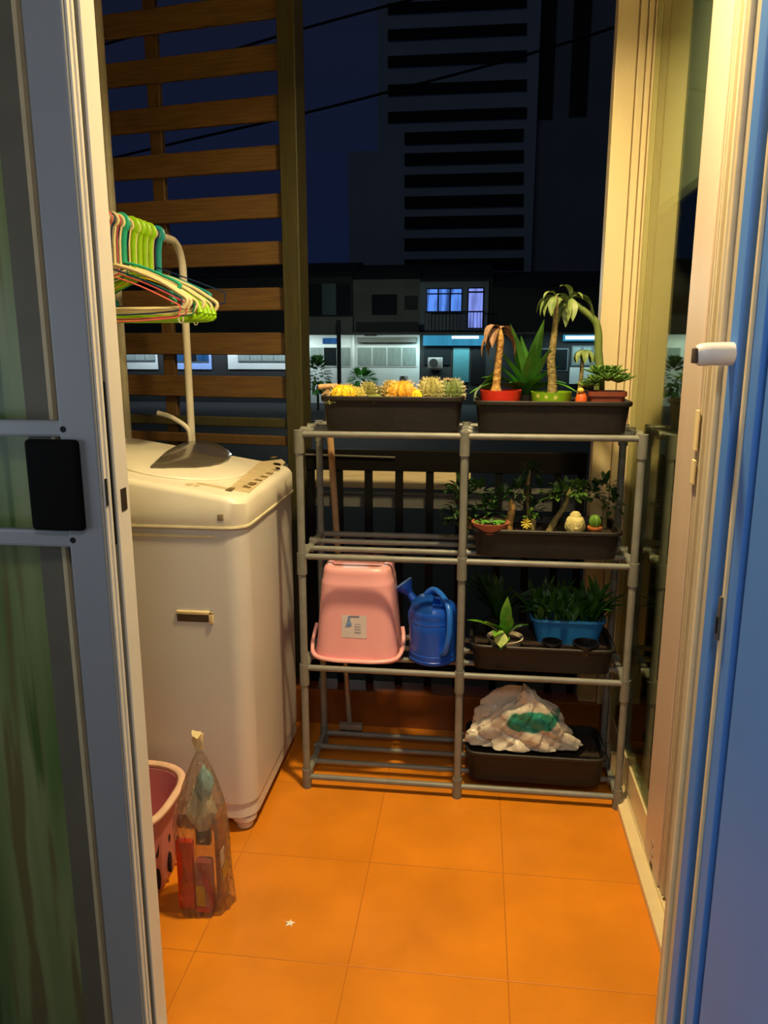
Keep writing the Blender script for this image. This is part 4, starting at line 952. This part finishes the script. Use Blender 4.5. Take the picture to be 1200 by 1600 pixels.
# lid: broad shallow oval dome
lc = PT(296, 724); tx = Vector((1, 0, SL)).normalized(); tyv = Vector((0, 1, 0))
bm = NB(); rr = []
lcx = Vector((-.88, 2.19, ztop(-.88)))
for s, hh in ((1.0, -.002), (1.0, .004), (.985, .007), (.95, .009), (.6, .013), (.2, .015)):
    rr.append([lcx+tx*(.20*s*math.cos(2*PI*k/48))+tyv*(.215*s*math.sin(2*PI*k/48))+tn*hh for k in range(48)])
loft(bm, rr); obj('lid', bm, M_wtop, wm, ang=25)
outl = [(235, 730), (246, 719), (258, 708), (274, 699), (292, 693), (312, 690), (330, 693), (345, 698), (356, 705), (362, 712), (357, 719), (345, 725), (328, 729), (305, 731), (280, 731), (255, 731)]
p = [PT(x, y, .014) for x, y in outl]; cen = sum(p, Vector())/len(p)
bm = NB(); loft(bm, [[q-tn*.006 for q in p], [q+tn*.004 for q in p], [cen+(q-cen)*.93+tn*.009 for q in p], [cen+(q-cen)*.5+tn*.013 for q in p]]); obj('lid_window', bm, M_smoke, wm, ang=30)
pan = [(406, 722), (440, 718), (446, 723), (389, 770), (356, 765)]
p = [PT(x, y, .0005) for x, y in pan]
bm = NB(); prism(bm, [q-tn*.003 for q in p], tn*.0045); pn = obj('control_panel', bm, M_wpanel, wm, smooth=False)
def button(px, py, r, mat, e=1.6):
    c_ = PT(px, py, .003); bm = NB(); rr = [[c_+tx*(r*s*math.cos(2*PI*k/16))+tyv*(r*e*s*math.sin(2*PI*k/16))+tn*hh for k in range(16)] for s, hh in ((1, -.002), (1, .001), (.8, .0028))]
    loft(bm, rr); return obj('button', bm, mat, pn)
button(433, 725.5, .013, M_iron, 1.0); button(434, 732, .008, M_iron, 1.0)
for i in range(5): button(418-i*9+2, 740+i*5.0, .006, pm('washer_button', (120, 106, 70), .5), 1.3)
bm = NB()
for i in range(6):
    c_ = PT(430-i*9, 734+i*5.4, .0034); box(bm, c_.x-.02, c_.x+.012, c_.y-.004, c_.y+.004, c_.z-.001, c_.z+.0008)
for (x, y) in ((360, 764), (394, 756), (428, 714.5)):
    c_ = PT(x, y, .0032); box(bm, c_.x-.008, c_.x+.008, c_.y-.018, c_.y+.018, c_.z-.001, c_.z+.001)
obj('panel_print', bm, pm('panel_ink', (118, 98, 60), .6), pn, smooth=False)
# printed marks on lid and front edge
bm = NB()
for (x, y, w, d_) in ((296, 757, .008, .012), (307, 759, .006, .010), (332, 759, .045, .010)):
    c_ = PT(x, y, .001); prism(bm, [c_+Vector((sx_*w, sy_*d_, sx_*w*SL))-tn*.001 for sx_, sy_ in ((-1, -1), (1, -1), (1, 1), (-1, 1))], tn*.0016)
obj('lid_marking', bm, M_wpanel, wm, smooth=False)
bm = NB(); c_ = PX(355, 808, 0) if False else P(345, 809, WY0-.003); box(bm, c_.x-.008, c_.x+.008, WY0-.007, WY0-.002, c_.z-.008, c_.z+.010, bev=.002); obj('side_badge', bm, pm('badge_grey', (150, 136, 110), .4), wm)
# recessed carry handle on the side
a = P(276, 953, WY0); b = P(334, 973, WY0)
bm = NB(); box(bm, a.x, b.x, WY0-.006, WY0+.01, a.z-.010, a.z, bev=.003); box(bm, b.x-.012, b.x, WY0-.006, WY0+.01, b.z-.002, a.z, bev=.003); obj('side_handle', bm, pm('washer_handle', (236, 214, 160), .35), wm)
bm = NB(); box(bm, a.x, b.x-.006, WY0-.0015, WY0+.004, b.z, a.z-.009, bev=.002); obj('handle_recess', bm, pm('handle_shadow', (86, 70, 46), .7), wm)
for x in (WX0+.045, WX1-.045):
    for y in (WY0+.045, WY1-.045):
        bm = NB(); lathe(bm, [(.019, 0), (.024, .004), (.026, .02), (.036, .03), (.036, .045)], (x, y, 0), 20); obj('foot', bm, M_wmach, wm)
# drain pipe in the corner behind it
bm = NB(); a = P(192, 600, 2.545); tube(bm, [(a.x, 2.545, 0), (a.x, 2.545, 2.62)], .018, seg=16)
tag(obj('drain_pipe', bm, pm('pvc_pipe', (176, 170, 146), .45, var=.05)), 'pale upright pipe behind the washing machine, left of the hanger rack post', 'pipe')

# ------------------------------------------------------------------ hanger rack and hangers
RX = -.98; RZ = 1.705; RYF = 2.555
hr = thing('clothes_rack', 'cream tubular clothes rack standing around the washing machine', 'clothes rack', (RX, 2.2, 0))
bm = NB(); arc = [(RX, RYF, .03), (RX, RYF, 1.1), (RX, RYF, RZ-.085)]+[(RX, RYF-.085+.085*math.cos(R(a_)), RZ-.085+.085*math.sin(R(a_))) for a_ in range(10, 91, 10)]+[(RX, 2.3, RZ), (RX, 1.963, RZ)]
arc += [(RX, 1.963-.085*math.sin(R(a_)), RZ-.085+.085*math.cos(R(a_))) for a_ in range(10, 91, 10)]+[(RX, 1.878, 1.1), (RX, 1.878, .03)]
bm = NB(); tube(bm, arc[:2]+arc[2:], .0125, seg=14); obj('frame_tube', bm, M_steel, hr)
bm = NB(); hk = [(RX+.012, RYF-.02, 1.02), (RX+.004, RYF-.02, 1.085)]; e1 = P(288, 662, RYF-.02); e2 = P(268, 652, RYF-.02); e3 = P(246, 645, RYF-.02)
tube(bm, smoothpath([(RX, RYF-.02, 1.02), P(297, 684, RYF-.02), P(292, 668, RYF-.02), e2, e3], 5), .0085, seg=10); obj('side_hook', bm, M_steel, hr)
for y in (RYF, 1.878):
    bm = NB(); tube(bm, [(RX-.0, y, .014), (RX, y, .014+.03)], .016, seg=10); box(bm, RX-.20, RX+.12 if y > 2 else RX+.0, y-.012, y+.012, 0, .02, bev=.004); obj('foot_bar', bm, M_steel, hr)

def hanger(i, y, style, rgb, label, tilt=0., drop=0., hw=.195, opened=False):
    t = thing('clothes_hanger', label, 'hanger', (RX, y, RZ+.0125), 'clothes hangers on the cream rack')
    key = 'hanger_%d_%d_%d' % rgb; m = pm(key, rgb, .35, var=.05, scale=30)
    apex = Vector((RX, y, RZ-.115-drop))
    r = {'wire': .0021, 'tube': .0055, 'wide': .0048, 'clip': .0042}[style]
    rh = max(.0022, r*.62)
    hookr = .0148+rh
    hk = [Vector((RX+hookr*math.cos(R(a_)), y, RZ+hookr*math.sin(R(a_)))) for a_ in range(200, -61, -20)]
    hk += [Vector((RX+.002, y, RZ-.05)), apex]
    bm = NB(); tube(bm, smoothpath(hk, 2), rh if style != 'wide' else rh*1.5, seg=8, flat=1. if style != 'wide' else 2.2); obj('hook', bm, m, t)
    dz = .075; tip = Vector((hw, 0, -dz)); bl = -dz-.035
    def w(x, z): return Vector((RX+x*math.cos(tilt), y+x*math.sin(tilt), apex.z+z))
    bm = NB()
    if style in ('tube', 'clip'):
        pts = [w(0, 0), w(.05, -.014), w(.12, -.042), w(hw-.02, -dz), w(hw, -dz-.016), w(hw-.008, -dz-.034), w(hw-.03, bl-.004), w(0, bl-.006)]
        pts = pts+[w(-x, z) for x, z in ((hw-.03, bl-.004), (hw-.008, -dz-.034), (hw, -dz-.016), (hw-.02, -dz), (.12, -.042), (.05, -.014))]
        pts.append(pts[0]); tube(bm, smoothpath(pts, 4), r, seg=8)
    elif style == 'wire':
        pts = [w(0, 0), w(.08, -.028), w(hw-.01, -dz+.002), w(hw, -dz-.008), w(hw-.004, -dz-.022), w(hw-.02, bl), w(0, bl-.01), w(-hw+.02, bl), w(-hw+.004, -dz-.022), w(-hw, -dz-.008), w(-hw+.01, -dz+.002), w(-.08, -.028), w(0, 0)]
        tube(bm, smoothpath(pts, 4), r, seg=6)
    else:
        for s in (-1, 1):
            pts = [w(0, 0), w(s*.05, -.012), w(s*.11, -.036), w(s*.16, -.062), w(s*(hw-.008), -dz-.01), w(s*hw, -dz-.034)]
            pth = smoothpath(pts, 4); n = len(pth); tube(bm, pth, [r*(.8+1.3*(k/(n-1))**3) for k in range(n)], seg=10)
        if not opened: tube(bm, smoothpath([w(-hw, -dz-.034), w(-hw+.02, bl-.012), w(0, bl-.014), w(hw-.02, bl-.012), w(hw, -dz-.034)], 4), r*1.1, seg=8, flat=1.6)
    obj('bar', bm, m, t)
    if style == 'clip':
        for s in (-1, 1):
            bm = NB(); q = w(s*(hw-.05), bl-.012)
            tube(bm, [q+Vector((.007*math.cos(2*PI*k/12), 0, -.012+.013*math.sin(2*PI*k/12))) for k in range(12)], .002, seg=6, closed=True); obj('clip_loop', bm, M_white, t)
WHT = (236, 222, 170); LIM = (150, 206, 20); TEAL = (44, 172, 140); NAV = (24, 50, 92); PNK = (226, 110, 100); YEL = (230, 190, 40); GRN = (30, 120, 90); RED = (196, 84, 92)
HG = [(2.030, 'wire', PNK, 'salmon pink wire hanger at the near end of the rail, hanging lowest', .05, .030),
      (2.046, 'wire', NAV, 'dark navy hanger just behind the salmon wire hanger', .03, .012),
      (2.063, 'tube', WHT, 'thick cream hanger nearest the door frame', .02, .0),
      (2.080, 'wire', RED, 'dusty red wire hanger between the two front cream hangers', .05, .022),
      (2.097, 'tube', WHT, 'thick cream hanger right behind the dusty red wire one', -.02, .0),
      (2.115, 'wide', TEAL, 'turquoise moulded hanger with broad hook and open arms', .0, -.012),
      (2.137, 'wire', GRN, 'dark green wire hanger behind the turquoise one', .04, .020),
      (2.155, 'clip', WHT, 'cream hanger with small clip loops, in the middle of the rail', .0, .004),
      (2.176, 'wide', LIM, 'lime green hanger nearest of the lime ones', .01, .012),
      (2.196, 'tube', WHT, 'cream hanger sandwiched between the first two lime hangers', .0, .0),
      (2.216, 'wide', LIM, 'lime green hanger second of the lime ones, mid rail', .01, .014),
      (2.234, 'wire', YEL, 'yellow hanger among the lime green ones', .02, .018),
      (2.252, 'wide', LIM, 'lime green hanger third of the lime ones', .0, .014),
      (2.272, 'clip', WHT, 'cream hanger with clip loops behind the third lime one', .0, .006),
      (2.292, 'wide', LIM, 'lime green hanger farthest along the rail', -.01, .014),
      (2.312, 'tube', WHT, 'cream hanger near the far end of the rail, behind the last lime one', .0, .0),
      (2.334, 'wire', NAV, 'blue wire hanger at the far end sticking out farthest right', -.02, -.02),
      (2.356, 'wide', (36, 150, 150), 'teal hanger last on the rail beside the bend', -.0, .0)]
for i, (y, s_, c_, l, ti, dr) in enumerate(HG): hanger(i, y, s_, c_, l, ti, dr, .215 if (s_ == 'wire' and y > 2.3) else (.185 if s_ == 'wire' else .14 if c_ == TEAL else .15 if y > 2.34 else .195 if s_ == 'tube' else .19), c_ == TEAL or y > 2.34)

# ------------------------------------------------------------------ basket, clear bag, small star
cb = Vector((-.915, 1.685, 0))
bs = thing('laundry_basket', 'dusty pink slotted laundry basket with a cream rim, by the door', 'basket', cb)
bm = NB()
rings = [sring(cb.x, cb.y, 0, .135, .125, 3.2, 60), sring(cb.x, cb.y, .012, .14, .13, 3.2, 60)]
for s in (.25, .5, .75, 1.): rings.append(sring(cb.x, cb.y, .012+.225*s, .14+.02*s, .13+.02*s, 3.2, 60))
inner = [[cb+(q-cb)*.965+Vector((0, 0, q.z*.035+.0)) for q in r_] for r_ in rings[::-1]]
loft(bm, rings+inner[:-1]); obj('body', bm, M_pinkb, bs, ang=30)
bm = NB(); tube(bm, sring(cb.x, cb.y, .245, .166, .156, 3.2, 60), .0105, seg=10, closed=True, flat=.8); obj('rim', bm, pm('basket_rim', (236, 196, 170), .4), bs)
def slot(k, z, h):
    q = sring(cb.x, cb.y, z, .148, .138, 3.2, 60); a_ = q[k]; n = (a_-Vector((cb.x, cb.y, z))).normalized(); tg = Vector((-n.y, n.x, 0))
    bm = NB(); pts = [a_+n*.002+tg*(.007*math.cos(2*PI*i/14))+Vector((0, 0, h*math.sin(2*PI*i/14))) for i in range(14)]
    prism(bm, [p_-n*.006 for p_ in pts], n*.0075); return obj('slot', bm, pm('basket_slot_shade', (40, 24, 28), .8), bs)
for k in list(range(45, 60, 3))+[0, 3]:
    slot(k, .06, .03)
    slot(k, .15, .03)
bm = NB(); a = P(233, 1187, 1.84); lathe(bm, [(.009, 0), (.011, .01), (.006, .02)], (-.887, 1.812, .255), 10); tag(obj('clothes_peg', bm, pm('mint_peg', (150, 206, 190), .5)), 'tiny mint green peg resting on the basket rim', 'peg')

# clear bag with packets standing in front of the washing machine
BX, BY = -.650, 1.625
bag_m = film('clear_bag_film', (240, 236, 228), .1, 1.6, 4, opacity=.10, body=(214, 204, 186), wrinkle=.8)
bg = thing('clear_bag', 'tall crinkled clear plastic bag standing beside the laundry basket', 'plastic bag', (BX, BY, 0))
bm = NB(); random.seed(21)
def bprof(s): return 1.0 if s < .5 else max(.10, 1-((s-.5)/.48)**1.7*.92)
crumple(bm, BX+.003, BY, .0, .066, .060, .43, 8, bprof, seg=96, rings=40, amp=.10, zv=0., cr_=.14); obj('film', bm, bag_m, bg, ang=40)
bm = NB(); crumple(bm, BX+.003, BY, .425, .009, .008, .04, 4, lambda s: 1+.6*s, seg=20, rings=6, amp=.3); obj('knot', bm, pm('knot_plastic', (222, 206, 160), .3), bg)
bm = NB(); box(bm, BX-.054, BX-.012, BY-.045, BY-.025, .012, .20, bev=.006); tag(obj('red_packet', bm, pm('red_foil', (206, 44, 18), .3, var=.1, scale=20)), 'flat red packet inside the clear bag, left side', 'packet')
bm = NB(); box(bm, BX-.008, BX+.035, BY-.05, BY-.02, .012, .15, bev=.008)
pk = obj('pink_packet', bm, pm('dusky_red_foil', (150, 70, 70), .35, rgb2=(176, 96, 90), scale=24)); tag(pk, 'dusky pink packet with a yellow label at the bottom of the clear bag', 'packet')
bm = NB(); box(bm, BX-.004, BX+.018, BY-.0515, BY-.0498, .03, .085); obj('yellow_label', bm, pm('yellow_print', (206, 176, 30), .4), pk, smooth=False)
bm = NB(); box(bm, BX-.006, BX+.03, BY-.0515, BY-.0498, .013, .026); obj('red_label', bm, pm('red_print', (206, 50, 24), .4), pk, smooth=False)
bm = NB(); box(bm, BX+.040, BX+.052, BY-.03, BY+.03, .012, .26, bev=.004)
ck = obj('brown_packet', bm, pm('brown_foil', (176, 104, 40), .3, rgb2=(120, 66, 26), scale=16)); tag(ck, 'brown packet with white mark on the right side of the clear bag', 'packet')
bm = NB(); box(bm, BX+.0515, BX+.0532, BY-.025, BY+.0, .12, .165); obj('white_mark', bm, M_white, ck, smooth=False)
bm = NB(); box(bm, BX+.0515, BX+.0532, BY-.015, BY+.022, .075, .11); obj('yellow_mark', bm, MATS['yellow_print'], ck, smooth=False)
bm = NB(); crumple(bm, BX+.002, BY+.0, .21, .024, .02, .10, 14, lambda s: .5+.8*math.sin(PI*(s*.9+.05)), seg=28, rings=12, amp=.3); tag(obj('white_wrapper', bm, pm('cream_wrapper', (206, 198, 170), .4)), 'crumpled cream wrapper in the upper half of the clear bag', 'wrapper')
bm = NB(); crumple(bm, BX+.014, BY-.004, .30, .016, .014, .07, 17, lambda s: .5+.8*math.sin(PI*(s*.9+.05)), seg=28, rings=10, amp=.3); tag(obj('blue_wrapper', bm, pm('pale_blue_wrapper', (140, 186, 196), .4)), 'crumpled pale blue wrapper near the top of the clear bag', 'wrapper')
bm = NB(); box(bm, BX-.02, BX+.018, BY+.0, BY+.02, .16, .21, bev=.006); tag(obj('dark_packet', bm, pm('dark_olive_wrap', (70, 64, 50), .4)), 'small dark packet under the cream wrapper in the clear bag', 'packet')

bm = NB(); c = PZ(453, 1443, .0); pts = []
for k in range(10):
    r_ = .0135 if k % 2 == 0 else .006; a_ = 2*PI*k/10+.3; pts.append(Vector((c.x+r_*math.cos(a_), c.y+r_*math.sin(a_), .0)))
rr = [pts, [p_+Vector((0, 0, .002)) for p_ in pts], [c+(p_-c)*.3+Vector((0, 0, .004)) for p_ in pts]]
loft(bm, rr); tag(obj('fallen_flower', bm, pm('white_petal', (250, 248, 236), .5), ang=20), 'tiny white star shaped flower on the orange floor tiles', 'flower')

# ------------------------------------------------------------------ light
def area(name, loc, rot, size, power, col, shape='DISK', sy_=None, spread=None):
    l = D.lights.new(name, 'AREA'); l.shape = shape; l.size = size
    if sy_: l.size_y = sy_
    l.energy = power; l.color = col
    if spread: l.spread = spread
    o = D.objects.new(name, l); COL.objects.link(o); o.location = loc; o.rotation_euler = rot; return o
area('balcony_lamp', (.02, 1.62, 2.56), (0, 0, 0), .14, 38, (1., .74, .36), spread=R(150))
area('room_lamp', (.1, -.5, 2.4), (R(35), 0, R(10)), .4, 11, (1., .98, .98))
area('reveal_fill', (-1.45, .15, 1.25), (R(90), 0, R(-76)), 1.0, 5.5, (.72, .86, 1.), 'RECTANGLE', .6)  # added cool fill for the right reveal; no screen stands in the room
area('facade_fill', (P(605, 528, 34).x, 34.1, 1.7), (R(20), 0, 0), 9, 85, (.8, 1., .95), 'RECTANGLE', .3)  # unseen strip added under the slab to brighten the white wall
area('shop_lamp', (P(710, 528, 34).x, 34.3, 1.6), (R(20), 0, 0), 4, 60, (.5, .9, 1.), 'RECTANGLE', .2)
area('left_facade_fill', (P(320, 528, 34).x, 34.1, 1.7), (R(20), 0, 0), 9, 160, (.7, .85, 1.), 'RECTANGLE', .3)  # unseen strip added to brighten the house behind the slats
area('right_house_lamp', (P(915, 528, 34).x, 34.1, 1.7), (R(20), 0, 0), 3, 50, (.6, .95, 1.), 'RECTANGLE', .3)
pl = D.lights.new('street_fill', 'POINT'); pl.energy = 420; pl.color = (.86, 1., .9); pl.shadow_soft_size = .3  # unseen fill added to light the bush fronts and upper facades
po = D.objects.new('street_fill', pl); COL.objects.link(po); po.location = (P(540, 520, 26).x, 26, 3.2)
s = D.lights.new('night_glow', 'SUN'); s.energy = .06; s.color = (.72, .86, 1.); s.angle = R(20)
so = D.objects.new('night_glow', s); COL.objects.link(so); so.rotation_euler = (R(62), 0, R(-12))
w = D.worlds.new('night'); SC.world = w; w.use_nodes = True; nt = w.node_tree; N = nt.nodes
bg_ = N['Background']; tc = N.new('ShaderNodeTexCoord'); sp = N.new('ShaderNodeSeparateXYZ'); cr = N.new('ShaderNodeValToRGB')
nt.links.new(tc.outputs['Generated'], sp.inputs[0]); nt.links.new(sp.outputs['Z'], cr.inputs[0])
cr.color_ramp.elements[0].position = .0; cr.color_ramp.elements[0].color = lin((14, 25, 54)); cr.color_ramp.elements[1].position = .5; cr.color_ramp.elements[1].color = lin((23, 26, 40))
nt.links.new(cr.outputs[0], bg_.inputs['Color']); bg_.inputs['Strength'].default_value = .8
SC.view_settings.view_transform = 'Standard'; SC.view_settings.look = 'None'; SC.view_settings.gamma = 1; SC.view_settings.exposure = 0
SC.view_settings.use_curve_mapping = False
SC.cycles.max_bounces = 8; SC.cycles.transparent_max_bounces = 16
